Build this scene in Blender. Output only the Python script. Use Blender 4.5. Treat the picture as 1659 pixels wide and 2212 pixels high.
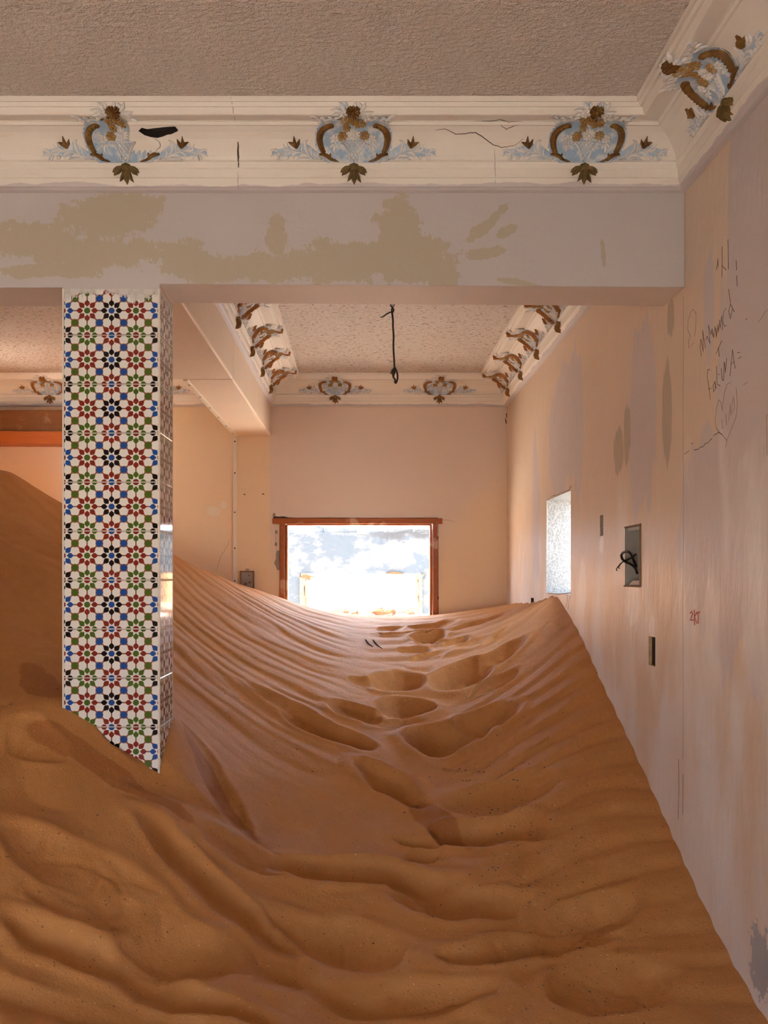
import bpy, bmesh, math, random
import numpy as np
from mathutils import Vector, Matrix, noise as mnoise

random.seed(7)
rng = np.random.default_rng(11)
for o in list(bpy.data.objects):
    bpy.data.objects.remove(o, do_unlink=True)
SC = bpy.context.scene
COL = SC.collection

# ------------------------------------------------------------------ camera
H = 1.6                       # camera height; every 'rel' height below is relative to it
F, VX, VY = 2030.0, 786.0, 1250.0
cam = bpy.data.cameras.new('camera')
cam.sensor_fit = 'HORIZONTAL'; cam.sensor_width = 36.0
cam.lens = F / 1659 * 36.0
cam.shift_x = (829.5 - VX) / 1659
cam.shift_y = (VY - 1106.0) / 1659
cam.clip_start = 0.05; cam.clip_end = 500
camo = bpy.data.objects.new('camera', cam); COL.objects.link(camo)
camo.location = (0, 0, H); camo.rotation_euler = (math.pi / 2, 0, 0)
SC.camera = camo

# ------------------------------------------------------------------ sky, sun, exposure
W = bpy.data.worlds.new('sky'); SC.world = W; W.use_nodes = True
bg = W.node_tree.nodes['Background']
bg.inputs[0].default_value = (0.72, 0.86, 1.06, 1)
bg.inputs[1].default_value = 9.6
sun = bpy.data.lights.new('sun', 'SUN'); sun.energy = 72.0; sun.angle = math.radians(0.6)
sun.color = (1.0, 0.92, 0.81)
suno = bpy.data.objects.new('sun', sun); COL.objects.link(suno)
suno.rotation_euler = Vector((0.72, -0.010, -0.69)).to_track_quat('-Z', 'Y').to_euler()
SC.view_settings.view_transform = 'Standard'
SC.view_settings.look = 'None'
SC.view_settings.gamma = 1.0
SC.view_settings.use_curve_mapping = False
SC.view_settings.exposure = 0.68
SC.cycles.use_denoising = True
SC.cycles.max_bounces = 8
SC.cycles.diffuse_bounces = 5
SC.cycles.adaptive_threshold = 0.06
SC.cycles.caustics_reflective = False
SC.cycles.caustics_refractive = False

# ------------------------------------------------------------------ dimensions (metres)
XR = 1.316                    # right wall
XL = -3.45                     # left wall
D1, D1B = 3.85, 4.12          # front beam, near and far face
D2 = 8.647                    # far wall
ZC = 1.834 + H                # ceiling
YN = -1.2                     # where the room opens behind the photographer


def P(px, py, d):
    """point of the place at distance d that stands at this direction from the photographer"""
    return Vector(((px - VX) * d / F, d, H + (VY - py) * d / F))


# ------------------------------------------------------------------ shader helper
class E:
    def __init__(s, t, sock): s.t, s.s = t, sock

    def _m(s, op, *a, clamp=False):
        n = s.t.nodes.new('ShaderNodeMath'); n.operation = op; n.use_clamp = clamp
        for i, v in enumerate((s,) + a):
            if isinstance(v, E): s.t.links.new(v.s, n.inputs[i])
            else: n.inputs[i].default_value = v
        return E(s.t, n.outputs[0])
    def __add__(s, o): return s._m('ADD', o)
    __radd__ = __add__
    def __sub__(s, o): return s._m('SUBTRACT', o)
    def __rsub__(s, o): return (s * -1.0) + o
    def __mul__(s, o): return s._m('MULTIPLY', o)
    __rmul__ = __mul__
    def __truediv__(s, o): return s._m('DIVIDE', o)
    def lt(s, o): return s._m('LESS_THAN', o)
    def gt(s, o): return s._m('GREATER_THAN', o)
    def min(s, o): return s._m('MINIMUM', o)
    def max(s, o): return s._m('MAXIMUM', o)
    def abs(s): return s._m('ABSOLUTE')
    def round(s): return s._m('ROUND')
    def sin(s): return s._m('SINE')
    def cos(s): return s._m('COSINE')
    def sqrt(s): return s._m('SQRT')
    def atan2(s, o): return s._m('ARCTAN2', o)
    def clamp(s): return s._m('ADD', 0.0, clamp=True)
    def step(s, a, b):
        n = s.t.nodes.new('ShaderNodeMapRange'); n.interpolation_type = 'SMOOTHSTEP'
        s.t.links.new(s.s, n.inputs[0]); n.inputs[1].default_value = a; n.inputs[2].default_value = b
        return E(s.t, n.outputs[0])


class Mat:
    def __init__(s, name, rough=0.8, spec=0.3):
        s.m = bpy.data.materials.new(name); s.m.use_nodes = True
        s.t = s.m.node_tree; s.b = s.t.nodes['Principled BSDF']
        s.b.inputs['Roughness'].default_value = rough
        s.b.inputs['Specular IOR Level'].default_value = spec
        g = s.t.nodes.new('ShaderNodeNewGeometry'); s.pos = g.outputs['Position']
        tc = s.t.nodes.new('ShaderNodeTexCoord'); s.obj = tc.outputs['Object']

    def xyz(s, sock=None):
        n = s.t.nodes.new('ShaderNodeSeparateXYZ'); s.t.links.new(sock or s.pos, n.inputs[0])
        return [E(s.t, o) for o in n.outputs]

    def scaled(s, sc, sock=None):
        n = s.t.nodes.new('ShaderNodeVectorMath'); n.operation = 'MULTIPLY'
        s.t.links.new(sock or s.pos, n.inputs[0]); n.inputs[1].default_value = sc
        return n.outputs[0]

    def noise(s, scale, detail=4, rough=0.55, vec=None, stretch=None, dist=0.0):
        n = s.t.nodes.new('ShaderNodeTexNoise')
        n.inputs['Scale'].default_value = scale; n.inputs['Detail'].default_value = detail
        n.inputs['Roughness'].default_value = rough; n.inputs['Distortion'].default_value = dist
        v = vec or s.pos
        if stretch: v = s.scaled(stretch, v)
        s.t.links.new(v, n.inputs['Vector'])
        return E(s.t, n.outputs[0])

    def voronoi(s, scale, vec=None, feature='F1'):
        n = s.t.nodes.new('ShaderNodeTexVoronoi'); n.feature = feature
        n.inputs['Scale'].default_value = scale
        s.t.links.new(vec or s.pos, n.inputs['Vector'])
        return E(s.t, n.outputs['Distance'])

    def mix(s, fac, a, b):
        n = s.t.nodes.new('ShaderNodeMix'); n.data_type = 'RGBA'
        def put(i, v):
            if isinstance(v, E): s.t.links.new(v.s, n.inputs[i])
            elif hasattr(v, 'links'): s.t.links.new(v, n.inputs[i])
            elif isinstance(v, (int, float)): n.inputs[i].default_value = v
            else: n.inputs[i].default_value = (*v, 1)
        put(0, fac); put(6, a); put(7, b)
        return n.outputs[2]

    def color(s, c):
        if hasattr(c, 'links'): s.t.links.new(c, s.b.inputs['Base Color'])
        else: s.b.inputs['Base Color'].default_value = (*c, 1)
        return s

    def rough(s, e): s.t.links.new(e.s, s.b.inputs['Roughness']); return s

    def bump(s, h, dist=0.01, strength=1.0):
        n = s.t.nodes.new('ShaderNodeBump'); n.inputs['Distance'].default_value = dist
        n.inputs['Strength'].default_value = strength
        s.t.links.new(h.s, n.inputs['Height']); s.t.links.new(n.outputs[0], s.b.inputs['Normal'])
        return s


def ellipse(a, b, ca, cb, ra, rb, rot=0.0):
    """1 in the middle falling to 0 on the rim and negative outside, of two coordinate sockets"""
    da, db = a - ca, b - cb
    if rot:
        c, q = math.cos(rot), math.sin(rot)
        da, db = da * c + db * q, db * c - da * q
    return 1.0 - ((da / ra) * (da / ra) + (db / rb) * (db / rb)).sqrt()


def maxall(l):
    r = l[0]
    for e in l[1:]: r = r.max(e)
    return r


# ------------------------------------------------------------------ materials
def m_plain(name, col, rough=0.8, spec=0.3, var=0.12, scale=12, bump=0.0, bscale=60):
    m = Mat(name, rough, spec); n = m.noise(scale)
    m.color(m.mix(n, [c * (1 - var) for c in col], [min(1, c * (1 + var)) for c in col]))
    if bump: m.bump(m.noise(bscale, 5), bump)
    return m.m


def m_ceiling():
    m = Mat('sprayed_ceiling', 0.75, 0.25); x, y, z = m.xyz()
    n1 = m.noise(55, 3, stretch=(0.7, 1.0, 1.0)); n2 = m.noise(150, 3)
    grain = n1 * 0.7 + n2 * 0.3
    spots = m.noise(34, 2, stretch=(1.0, 1.5, 1.0)).step(0.575, 0.66) * y.step(4.1, 4.3)
    big = m.noise(1.3, 3)
    base = m.mix(big, (0.76, 0.675, 0.61), (0.82, 0.73, 0.66))
    c = m.mix(grain.step(0.56, 0.68), base, (0.90, 0.84, 0.77))
    c = m.mix(spots * 0.85, c, (0.42, 0.25, 0.13))
    return m.color(c).bump(grain.step(0.35, 0.7), 0.012).m


def m_cornice():
    m = Mat('cornice_plaster', 0.6, 0.3); x, y, z = m.xyz()
    n = m.noise(3, 4); n2 = m.noise(14, 3, stretch=(0.3, 1, 3))
    c = m.mix(n, (0.78, 0.73, 0.66), (0.85, 0.80, 0.735))
    c = m.mix(n2.step(0.62, 0.8) * 0.35, c, (0.70, 0.53, 0.38))
    edge = (m.noise(5, 4, stretch=(1, 1, .1)) * 0.05 + (H + 1.585 - 0.006) - z).step(0.0, 0.004)
    c = m.mix(edge, c, (0.60, 0.55, 0.55))
    return m.color(c).bump(m.noise(30, 4), 0.002).m


def m_beam():
    m = Mat('beam_paint', 0.6, 0.3); x, y, z = m.xyz()
    zr = z - H
    k = D1 / F
    spots = [(60, 520, 130, 45, 0), (230, 470, 140, 45, 0.1), (230, 545, 140, 35, 0), (110, 585, 110, 16, 0),
             (400, 560, 60, 42, 0), (600, 510, 24, 66, 0), (560, 575, 150, 34, 0), (470, 585, 100, 30, 0), (720, 565, 150, 42, 0),
             (860, 500, 50, 72, 0), (880, 560, 110, 55, 0), (955, 590, 35, 45, 0), (1050, 488, 58, 14, 0.75),
             (1094, 500, 26, 11, 0.5), (1045, 548, 48, 16, 0.2), (1120, 610, 45, 6, -0.15), (1303, 545, 6, 32, 0.1)]
    nz = m.noise(9, 6, 0.65, stretch=(1, 1, 1.6)) - 0.5
    nf = m.noise(60, 3, 0.6, stretch=(3, 1, .6)) - 0.5
    mask = maxall([ellipse(x, zr, (a - VX) * k, (VY - b) * k, c * k, d * k, r) for a, b, c, d, r in spots])
    nv = m.noise(26, 4, 0.7, stretch=(1.6, 1, .7)) - 0.5
    mask = (mask + nz * 2.1 + nf * 0.55 + nv * 0.8).step(0.0, 0.10) * y.lt(D1 + 0.004)
    front = m.mix(m.noise(2.2, 4), (0.50, 0.465, 0.465), (0.57, 0.53, 0.53))
    front = m.mix(mask * 0.9, front, (0.46, 0.40, 0.30))
    under = m.mix(m.noise(3, 4), (0.64, 0.53, 0.465), (0.70, 0.59, 0.52))
    c = m.mix(y.gt(D1 + 0.004), front, under)
    return m.color(c).bump(m.noise(40, 4), 0.002).m


def m_wall_right():
    m = Mat('right_wall_paint', 0.42, 0.45); x, y, z = m.xyz(); zr = z - H
    vert = (1, 3.2, 0.55)
    tan = m.mix(m.noise(1.5, 4), (0.65, 0.505, 0.385), (0.72, 0.57, 0.44))
    mauve = m.mix(m.noise(2, 4), (0.55, 0.475, 0.465), (0.62, 0.54, 0.53))
    pale = m.mix(m.noise(3, 4), (0.75, 0.71, 0.685), (0.82, 0.785, 0.765))
    n = m.noise(1.9, 3, 0.45, stretch=vert, dist=0.3)
    n2 = m.noise(2.2, 4, 0.5, stretch=(1, 1.5, .6), dist=.4)
    low = (0.30 - zr) * 0.30
    reg = maxall([ellipse(y, zr, 3.0, 0.9, 0.58, 1.1), ellipse(y, zr, 3.3, 0.15, 0.55, 0.55), ellipse(y, zr, 4.45, 0.75, 0.24, 0.5), ellipse(y, zr, 6.1, .95, .55, .5), ellipse(y, zr, 7.2, .5, .2, .7)])
    c = m.mix(((n - 0.5) * 1.5 + reg * 1.1).step(0.05, 0.11), tan, mauve)
    c = m.mix(((n2 - 0.5) * 1.6 + low).step(0.0, 0.5), c, pale)
    ol = maxall([ellipse(y, zr, 4.86, 0.66, 0.11, 0.14), ellipse(y, zr, 4.70, 0.72, 0.07, 0.17),
                 ellipse(y, zr, 4.08, 0.72, 0.075, 0.26), ellipse(y, zr, 4.03, 1.12, 0.05, 0.10)])
    brush = m.noise(9, 4, 0.6, stretch=(1, 4, .5)) - 0.5
    c = m.mix((ol + brush * 0.9).step(0.05, 0.22) * 0.8, c, (0.40, 0.325, 0.235))
    wh = maxall([ellipse(y, zr, 5.2, 0.19, 0.05, 0.055), ellipse(y, zr, 4.29, -0.225, 0.05, 0.07),
                 ellipse(y, zr, 5.66, -.05, 0.10, 0.20), ellipse(y, zr, 4.6, -0.12, .14, .12)])
    c = m.mix((wh + brush * 1.2).step(0.0, 0.25) * 0.8, c, (0.84, 0.80, 0.76))
    sc = m.noise(6, 2, 0.5, stretch=(1, 9, .25))
    c = m.mix((sc.step(0.72, 0.76)) * 0.22, c, (0.78, 0.66, 0.54))
    gr = (ellipse(y, zr, 3.12, -1.27, 0.10, 0.14) + (m.noise(22, 4) - .5) * 2.0).step(0.1, .25)
    c = m.mix(gr, c, (0.40, 0.40, 0.42))
    r = m.noise(8, 3) * 0.2 + 0.33
    return m.color(c).rough(r).bump(m.noise(16, 5, stretch=(1, 1.5, .5)), 0.005).m


def m_wall_far():
    m = Mat('far_wall_paint', 0.5, 0.4); x, y, z = m.xyz(); zr = z - H
    tan = m.mix(m.noise(1.6, 4), (0.77, 0.575, 0.37), (0.82, 0.64, 0.44))
    mauve = m.mix(m.noise(1.3, 5), (0.68, 0.55, 0.475), (0.76, 0.62, 0.52))
    edge = ((m.noise(12, 4) - 0.5) * 0.06 + x).step(-0.872, -0.862)
    low = ((m.noise(2, 4) - .5) * .8 + zr + ellipse(x, zr, -.1, 1.2, .7, 1.3) * .9).step(-.25, 0.35)  # warm light low on the wall, put into the colour as tan
    c = m.mix(edge * (low * .75 + .25), tan, mauve)
    pink = ((m.noise(3, 4) - .5) * 1.2 + (1.22 - zr) * 1.3 + (-2.2 - x)).step(0.2, .45) * x.lt(-1.75)
    c = m.mix(pink, c, (0.69, 0.56, 0.465))
    patch = (maxall([ellipse(x, zr, -1.38, .62, .065, .055), ellipse(x, zr, -1.29, .68, .03, .04)]) + (m.noise(20, 3) - .5) * .8).step(.05, .12)
    c = m.mix(patch * 0.7, c, (0.80, 0.71, 0.58))
    return m.color(c).bump(m.noise(14, 5), 0.003).m


def m_raw():
    m = Mat('raw_plaster', 0.95, 0.1); n = m.noise(70, 4, 0.6)
    c = m.mix(n.step(0.35, 0.7), (0.19, 0.178, 0.16), (0.27, 0.26, 0.245))
    return m.color(c).bump(n, 0.009).m


def m_tile():
    m = Mat('patterned_tile', 0.07, 0.28)
    uvn = m.t.nodes.new('ShaderNodeUVMap'); uvn.uv_map = 'UVMap'
    u, v, _ = m.xyz(uvn.outputs[0])              # in pattern cells of ten centimetres
    iu, iv = u.round(), v.round()
    a, b = u - iu, v - iv
    r = (a * a + b * b).sqrt(); th = b.atan2(a)
    q = math.pi / 4
    t = th - (th / q).round() * q
    pxx, pyy = r * t.cos(), (r * t.sin()).abs()
    inner = ((pxx - 0.160) * 1.05).min(0.107)
    outer = ((0.455 - pxx) * 0.95).max((0.50 - pxx) * 0.24)
    petal = pyy.lt(inner.min(outer)) * pxx.gt(0.16)
    core = (a.abs().max(b.abs())).max((a.abs() + b.abs()) * 0.7071).lt(0.122)
    # small eight-pointed stars between the rosettes
    hu, hv = (u - 0.5).round() + 0.5, (v - 0.5).round() + 0.5
    c, d = u - hu, v - hv
    ca, da = c.abs(), d.abs()
    star = (ca.max(da)).lt(0.116).max((ca + da).lt(0.163))
    # clover blobs on the four sides of each small star
    big, sml = ca.max(da), ca.min(da)
    e1, e2 = big - 0.315, sml
    br = (e1 * e1 + e2 * e2).sqrt(); bt = e2.atan2(e1)
    blob = br.lt((bt * 4.0).cos() * -0.020 + 0.176)
    ground = blob.max(r.lt(0.40)).clamp()
    m_i = (iu - 2.0).abs()
    ms0, ms1 = m_i.lt(0.5), (m_i - 1.0).abs().lt(0.5)
    rowb = (iv * 0.5 - (iv * 0.5).round()).abs().gt(0.25)     # odd rows lie on the joints
    BLUE, RED, GREEN, BLACK = (0.018, 0.075, 0.30), (0.22, 0.028, 0.018), (0.075, 0.13, 0.018), (0.012, 0.008, 0.008)
    pa = m.mix(ms0, m.mix(ms1, BLUE, RED), BLACK)
    pb = m.mix(ms0, m.mix(ms1, BLACK, GREEN), RED)
    pc = m.mix(rowb, pa, pb)
    ka = m.mix(ms0, m.mix(ms1, RED, GREEN), BLUE)
    kb = m.mix(ms0, m.mix(ms1, RED, RED), BLUE)
    kc = m.mix(rowb, ka, kb)
    scol = m.mix((hu - 2.0).abs().lt(1.0), GREEN, BLUE)
    white = m.mix(m.noise(3), (0.74, 0.735, 0.70), (0.80, 0.79, 0.76))
    col = m.mix(ground, (0.30, 0.12, 0.07), white)
    col = m.mix(petal, col, pc)
    col = m.mix(core, col, kc)
    col = m.mix(star, col, scol)
    x, y, z = m.xyz()
    smear = ((m.noise(90, 3, 0.7, stretch=(1.5, 1, .6)) - 0.5) * 2.2 + (z - (H + 1.150)) * 22
             + (m.noise(7, 3) - .5) * 2.6).step(0.15, 0.3)
    col = m.mix(smear * 0.9, col, (0.62, 0.59, 0.57))
    return m.color(col).m


def m_sand():
    m = Mat('dune_sand', 0.70, 0.42); x, y, z = m.xyz()
    big = m.noise(1.1, 5, 0.6, dist=0.4); fine = m.noise(420, 2, 0.6); mid = m.noise(7, 5, 0.6, dist=0.6)
    c = m.mix(big, (0.49, 0.20, 0.05), (0.57, 0.26, 0.08))
    c = m.mix(mid.step(0.45, 0.75) * 0.35, c, (0.62, 0.32, 0.125))
    # damper, redder sand in long slides beside the column
    sl = maxall([ellipse(x, y, -0.64, 4.12, 0.10, 0.36, 0.70), ellipse(x, y, -1.42, 4.12, 0.085, 0.34, 0.55),
                 ellipse(x, y, -0.98, 3.70, 0.40, 0.065, -0.10), ellipse(x, y, .34, 4.35, .10, .30, .5)])
    c = m.mix((sl + (m.noise(6, 5) - .5) * .7).step(0.05, 0.22) * 0.8, c, (0.36, 0.125, 0.028))
    sp = m.noise(95, 1, 0.4)
    c = m.mix(sp.step(0.735, 0.76) * 0.8, c, (0.13, 0.07, 0.035))
    sp2 = m.noise(110, 1, 0.4, stretch=(1, 1.3, 1))
    c = m.mix(sp2.step(0.76, 0.78) * 0.7, c, (0.80, 0.66, 0.48))
    h = fine * 0.3 + m.noise(120, 3) * 0.45 + m.noise(22, 5, .65) * 0.8
    return m.color(c).bump(h, 0.006).m


def m_pale_sand():  # made paler than the drift sand so the ground bounces whiter light
    m = Mat('pale_bounce_sand', 0.95, 0.08)
    c = m.mix(m.noise(1.0, 5), (0.66, 0.58, 0.50), (0.74, 0.66, 0.57))
    return m.color(c).bump(m.noise(60, 4), 0.01).m


def m_ruin():  # white render, colour darkened to hold back the outdoor glare
    m = Mat('weathered_white_render_dimmed', 0.9, 0.15); x, y, z = m.xyz(); zr = z - H
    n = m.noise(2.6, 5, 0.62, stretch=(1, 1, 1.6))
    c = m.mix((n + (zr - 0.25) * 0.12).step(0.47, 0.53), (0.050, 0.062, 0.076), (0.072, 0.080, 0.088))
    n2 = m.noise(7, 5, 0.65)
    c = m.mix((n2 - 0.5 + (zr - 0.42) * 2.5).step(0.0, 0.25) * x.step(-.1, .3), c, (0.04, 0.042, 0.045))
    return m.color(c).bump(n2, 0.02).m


def m_orn(name, wh, bl, k):
    m = Mat(name, 0.55, 0.35)
    n = m.noise(22, 4, 0.6)
    c = m.mix(n.step(k - 0.1, k + 0.1), wh, bl)
    return m.color(c).bump(m.noise(90, 3), 0.003).m


def m_wood(name, a, b, paintless=None, rough=0.45):
    m = Mat(name, rough, 0.4)
    n = m.noise(6, 5, 0.6, stretch=(1, 1, 1)); w = m.noise(18, 4, 0.6, stretch=(.4, 1, 2.5))
    c = m.mix(w, a, b)
    if paintless: c = m.mix(n.step(0.56, 0.66) * .8, c, paintless)
    return m.color(c).bump(w, 0.003).m


M = dict(
    ceil=m_ceiling(), cornice=m_cornice(), beam=m_beam(), wright=m_wall_right(), wfar=m_wall_far(), raw=m_raw(),
    tile=m_tile(), sand=m_sand(), ruin=m_ruin(), pale=m_pale_sand(),
    grout=m_plain('cream_grout', (0.70, 0.65, 0.58), 0.5, 0.4, 0.05),
    sidebeam=m_plain('side_beam_paint', (0.84, 0.69, 0.55), 0.55, 0.35, 0.06, 2.5, 0.002, 30),
    wleft=m_plain('left_wall_paint', (0.70, 0.55, 0.42), 0.6, 0.3, 0.07, 2),
    orn_white=m_orn('ornament_white', (0.80, 0.77, 0.74), (0.46, 0.56, 0.68), 0.62),
    orn_blue=m_orn('ornament_blue_wash', (0.34, 0.47, 0.63), (0.68, 0.70, 0.71), 0.53),
    orn_wash=m_orn('ornament_pale_wash', (0.40, 0.52, 0.66), (0.70, 0.70, 0.69), 0.54),
    orn_rust=m_orn('ornament_rust', (0.34, 0.125, 0.022), (0.44, 0.19, 0.04), 0.55),
    orn_umber=m_orn('ornament_umber', (0.26, 0.13, 0.04), (0.34, 0.18, 0.06), 0.55),
    orn_gold=m_orn('ornament_gold', (0.40, 0.23, 0.07), (0.55, 0.46, 0.32), 0.62),
    orn_brown=m_orn('ornament_brown', (0.16, 0.068, 0.013), (0.27, 0.15, 0.035), 0.55),
    orn_olive=m_orn('ornament_olive', (0.15, 0.10, 0.03), (0.22, 0.13, 0.04), 0.55),
    frame=m_wood('window_wood', (0.28, 0.065, 0.012), (0.40, 0.11, 0.02), (0.55, 0.33, 0.22)),
    lintel_dark=m_wood('dark_wood', (0.14, 0.05, 0.012), (0.24, 0.10, 0.03), (0.30, 0.17, 0.08)),
    lintel_orange=m_wood('orange_wood', (0.36, 0.09, 0.012), (0.46, 0.13, 0.02)),
    oldwood=m_wood('bleached_wood_dimmed', (0.085, 0.038, 0.018), (0.15, 0.115, 0.095), (0.2, 0.17, 0.15), 0.8),  # wood colour darkened to offset the strong daylight outside
    cable=m_plain('black_cable', (0.018, 0.012, 0.010), 0.45, 0.4, 0.2),
    green=m_plain('green_wire', (0.02, 0.07, 0.045), 0.45, 0.4, 0.2),
    metal=m_plain('grey_metal_box', (0.34, 0.31, 0.27), 0.5, 0.5, 0.15, 8),
    rust=m_plain('rusty_metal', (0.24, 0.15, 0.085), 0.7, 0.3, 0.35, 25),
    dark=m_plain('dark_cavity', (0.06, 0.048, 0.04), 0.95, 0.1, 0.3),
    cement=m_plain('rough_cement', (0.34, 0.29, 0.24), 0.95, 0.1, 0.3, 30, 0.01, 50),
    tanbrick=m_plain('tan_block', (0.50, 0.34, 0.19), 0.9, 0.1, 0.25, 40, 0.006, 60),
    brick=m_plain('broken_brick', (0.40, 0.17, 0.08), 0.9, 0.15, 0.4, 18, 0.01, 40),
    duct=m_plain('cream_plastic', (0.75, 0.66, 0.54), 0.4, 0.4, 0.05),
    pencil=m_plain('pencil_line', (0.10, 0.065, 0.045), 0.8, 0.2, 0.1),
    pencil_soft=m_plain('faint_pencil_line', (0.27, 0.19, 0.15), 0.8, 0.2, 0.1),
    redpen=m_plain('red_marker', (0.55, 0.16, 0.13), 0.8, 0.2, 0.1),
    straw=m_plain('dry_straw', (0.55, 0.38, 0.18), 0.8, 0.2, 0.2),
    twig=m_plain('grey_twig', (0.16, 0.13, 0.11), 0.9, 0.1, 0.2),
    yardbrick=m_plain('dimmed_brick', (0.105, 0.048, 0.026), 0.9, 0.15, 0.4, 18, 0.01, 40),  # brick colour darkened because the yard is so brightly lit
    yardstone=m_plain('dimmed_concrete', (0.12, 0.105, 0.09), 0.9, 0.15, 0.35, 18, 0.01, 40),  # concrete darkened likewise against the bright yard light
    white_chip=m_plain('white_paint_chip', (0.80, 0.78, 0.74), 0.6, 0.3, 0.05),
)


# ------------------------------------------------------------------ mesh helpers
class MB:
    def __init__(s): s.v, s.f, s.mi = [], [], []

    def add(s, vs, fs, mi=0):
        o = len(s.v); s.v += [tuple(v) for v in vs]
        s.f += [tuple(i + o for i in f) for f in fs]; s.mi += [mi] * len(fs)
        return s

    def box(s, a, b, mi=0):
        (x0, y0, z0), (x1, y1, z1) = a, b
        return s.add([(x0, y0, z0), (x1, y0, z0), (x1, y1, z0), (x0, y1, z0), (x0, y0, z1), (x1, y0, z1), (x1, y1, z1), (x0, y1, z1)],
                     [(0, 3, 2, 1), (4, 5, 6, 7), (0, 1, 5, 4), (1, 2, 6, 5), (2, 3, 7, 6), (3, 0, 4, 7)], mi)

    def tube(s, pts, r, n=6, cap=True, mi=0):
        pts = [Vector(p) for p in pts]; rr = r if isinstance(r, (list, tuple)) else [r] * len(pts)
        rings = []
        up = Vector((0.13, 0.31, 0.94)).normalized()
        for i, p in enumerate(pts):
            t = (pts[min(i + 1, len(pts) - 1)] - pts[max(i - 1, 0)])
            if t.length < 1e-9: t = Vector((0, 0, 1))
            t.normalize()
            a = t.cross(up)
            if a.length < 0.05: a = t.cross(Vector((1, 0, 0)))
            a.normalize(); b = t.cross(a)
            rings.append([p + (a * math.cos(2 * math.pi * k / n) + b * math.sin(2 * math.pi * k / n)) * rr[i] for k in range(n)])
        vs = [q for g in rings for q in g]; fs = []
        for i in range(len(pts) - 1):
            for k in range(n):
                fs.append((i * n + k, i * n + (k + 1) % n, (i + 1) * n + (k + 1) % n, (i + 1) * n + k))
        if cap:
            fs.append(tuple(range(n - 1, -1, -1))); fs.append(tuple((len(pts) - 1) * n + k for k in range(n)))
        return s.add(vs, fs, mi)

    def build(s, name, mats, parent=None, smooth=False, fix=True):
        me = bpy.data.meshes.new(name); me.from_pydata(s.v, [], s.f)
        for m in (mats if isinstance(mats, (list, tuple)) else [mats]): me.materials.append(m)
        me.polygons.foreach_set('material_index', s.mi)
        if fix:
            bm = bmesh.new(); bm.from_mesh(me); bmesh.ops.recalc_face_normals(bm, faces=bm.faces[:]); bm.to_mesh(me); bm.free()
        if smooth: me.polygons.foreach_set('use_smooth', [True] * len(me.polygons))
        me.update()
        o = bpy.data.objects.new(name, me); COL.objects.link(o)
        if parent: o.parent = parent
        return o


def bevel(o, w=0.004, seg=2):
    md = o.modifiers.new('bevel', 'BEVEL'); md.width = w; md.segments = seg; md.limit_method = 'ANGLE'
    return o


def tag(o, label=None, cat=None, group=None, kind=None):
    if label: o['label'] = label
    if cat: o['category'] = cat
    if group: o['group'] = group
    if kind: o['kind'] = kind
    return o


def empty(name, loc=(0, 0, 0), rz=0.0):
    o = bpy.data.objects.new(name, None); COL.objects.link(o); o.location = loc; o.rotation_euler = (0, 0, rz)
    o.empty_display_size = 0.1
    return o


def struct(o, label, cat='wall'):
    return tag(o, label, cat, kind='structure')


def panel(name, mp, a0, a1, b0, b1, holes, thick, mats):
    """a wall: mp(a, b, depth) -> point; holes = (a0, a1, b0, b1, depth or None for right through, slot of the back)"""
    mb = MB()
    for side in (0.0, thick):
        hs = [h for h in holes if side == 0.0 or h[4] is None]
        A = sorted({a0, a1, *[v for h in hs for v in h[:2]]}); B = sorted({b0, b1, *[v for h in hs for v in h[2:4]]})
        for i in range(len(A) - 1):
            for j in range(len(B) - 1):
                ca, cb = (A[i] + A[i + 1]) / 2, (B[j] + B[j + 1]) / 2
                if any(h[0] < ca < h[1] and h[2] < cb < h[3] for h in hs): continue
                q = [mp(A[i], B[j], side), mp(A[i + 1], B[j], side), mp(A[i + 1], B[j + 1], side), mp(A[i], B[j + 1], side)]
                mb.add(q if side == 0 else q[::-1], [(0, 1, 2, 3)])
    for h in holes:
        d = thick if h[4] is None else h[4]
        c = [(h[0], h[2]), (h[1], h[2]), (h[1], h[3]), (h[0], h[3])]
        for k in range(4):
            p, q = c[k], c[(k + 1) % 4]
            mb.add([mp(*p, 0), mp(*p, d), mp(*q, d), mp(*q, 0)], [(0, 1, 2, 3)], h[6] if len(h) > 6 else 1)
        if h[4] is not None: mb.add([mp(*p, d) for p in c], [(0, 1, 2, 3)], h[5])
    c = [(a0, b0), (a1, b0), (a1, b1), (a0, b1)]
    for k in range(4):
        p, q = c[k], c[(k + 1) % 4]
        mb.add([mp(*p, 0), mp(*q, 0), mp(*q, thick), mp(*p, thick)], [(0, 1, 2, 3)])
    return mb.build(name, mats, fix=False)


# ------------------------------------------------------------------ room shell
Z0 = H - 1.75                                     # floor under the sand
fl = MB().box((XL - .2, YN, Z0 - .1), (XR + .25, D2 + .2, Z0)).build('floor', m_plain('screed', (0.4, 0.33, 0.27)))
struct(fl, 'screed floor buried under the sand', 'floor')
ce = MB().box((XL - .2, YN, ZC), (XR + .25, D2 + .25, ZC + .15)).build('ceiling', M['ceil'])
struct(ce, 'pinkish ceiling with rough sprayed plaster texture', 'ceiling')

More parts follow.
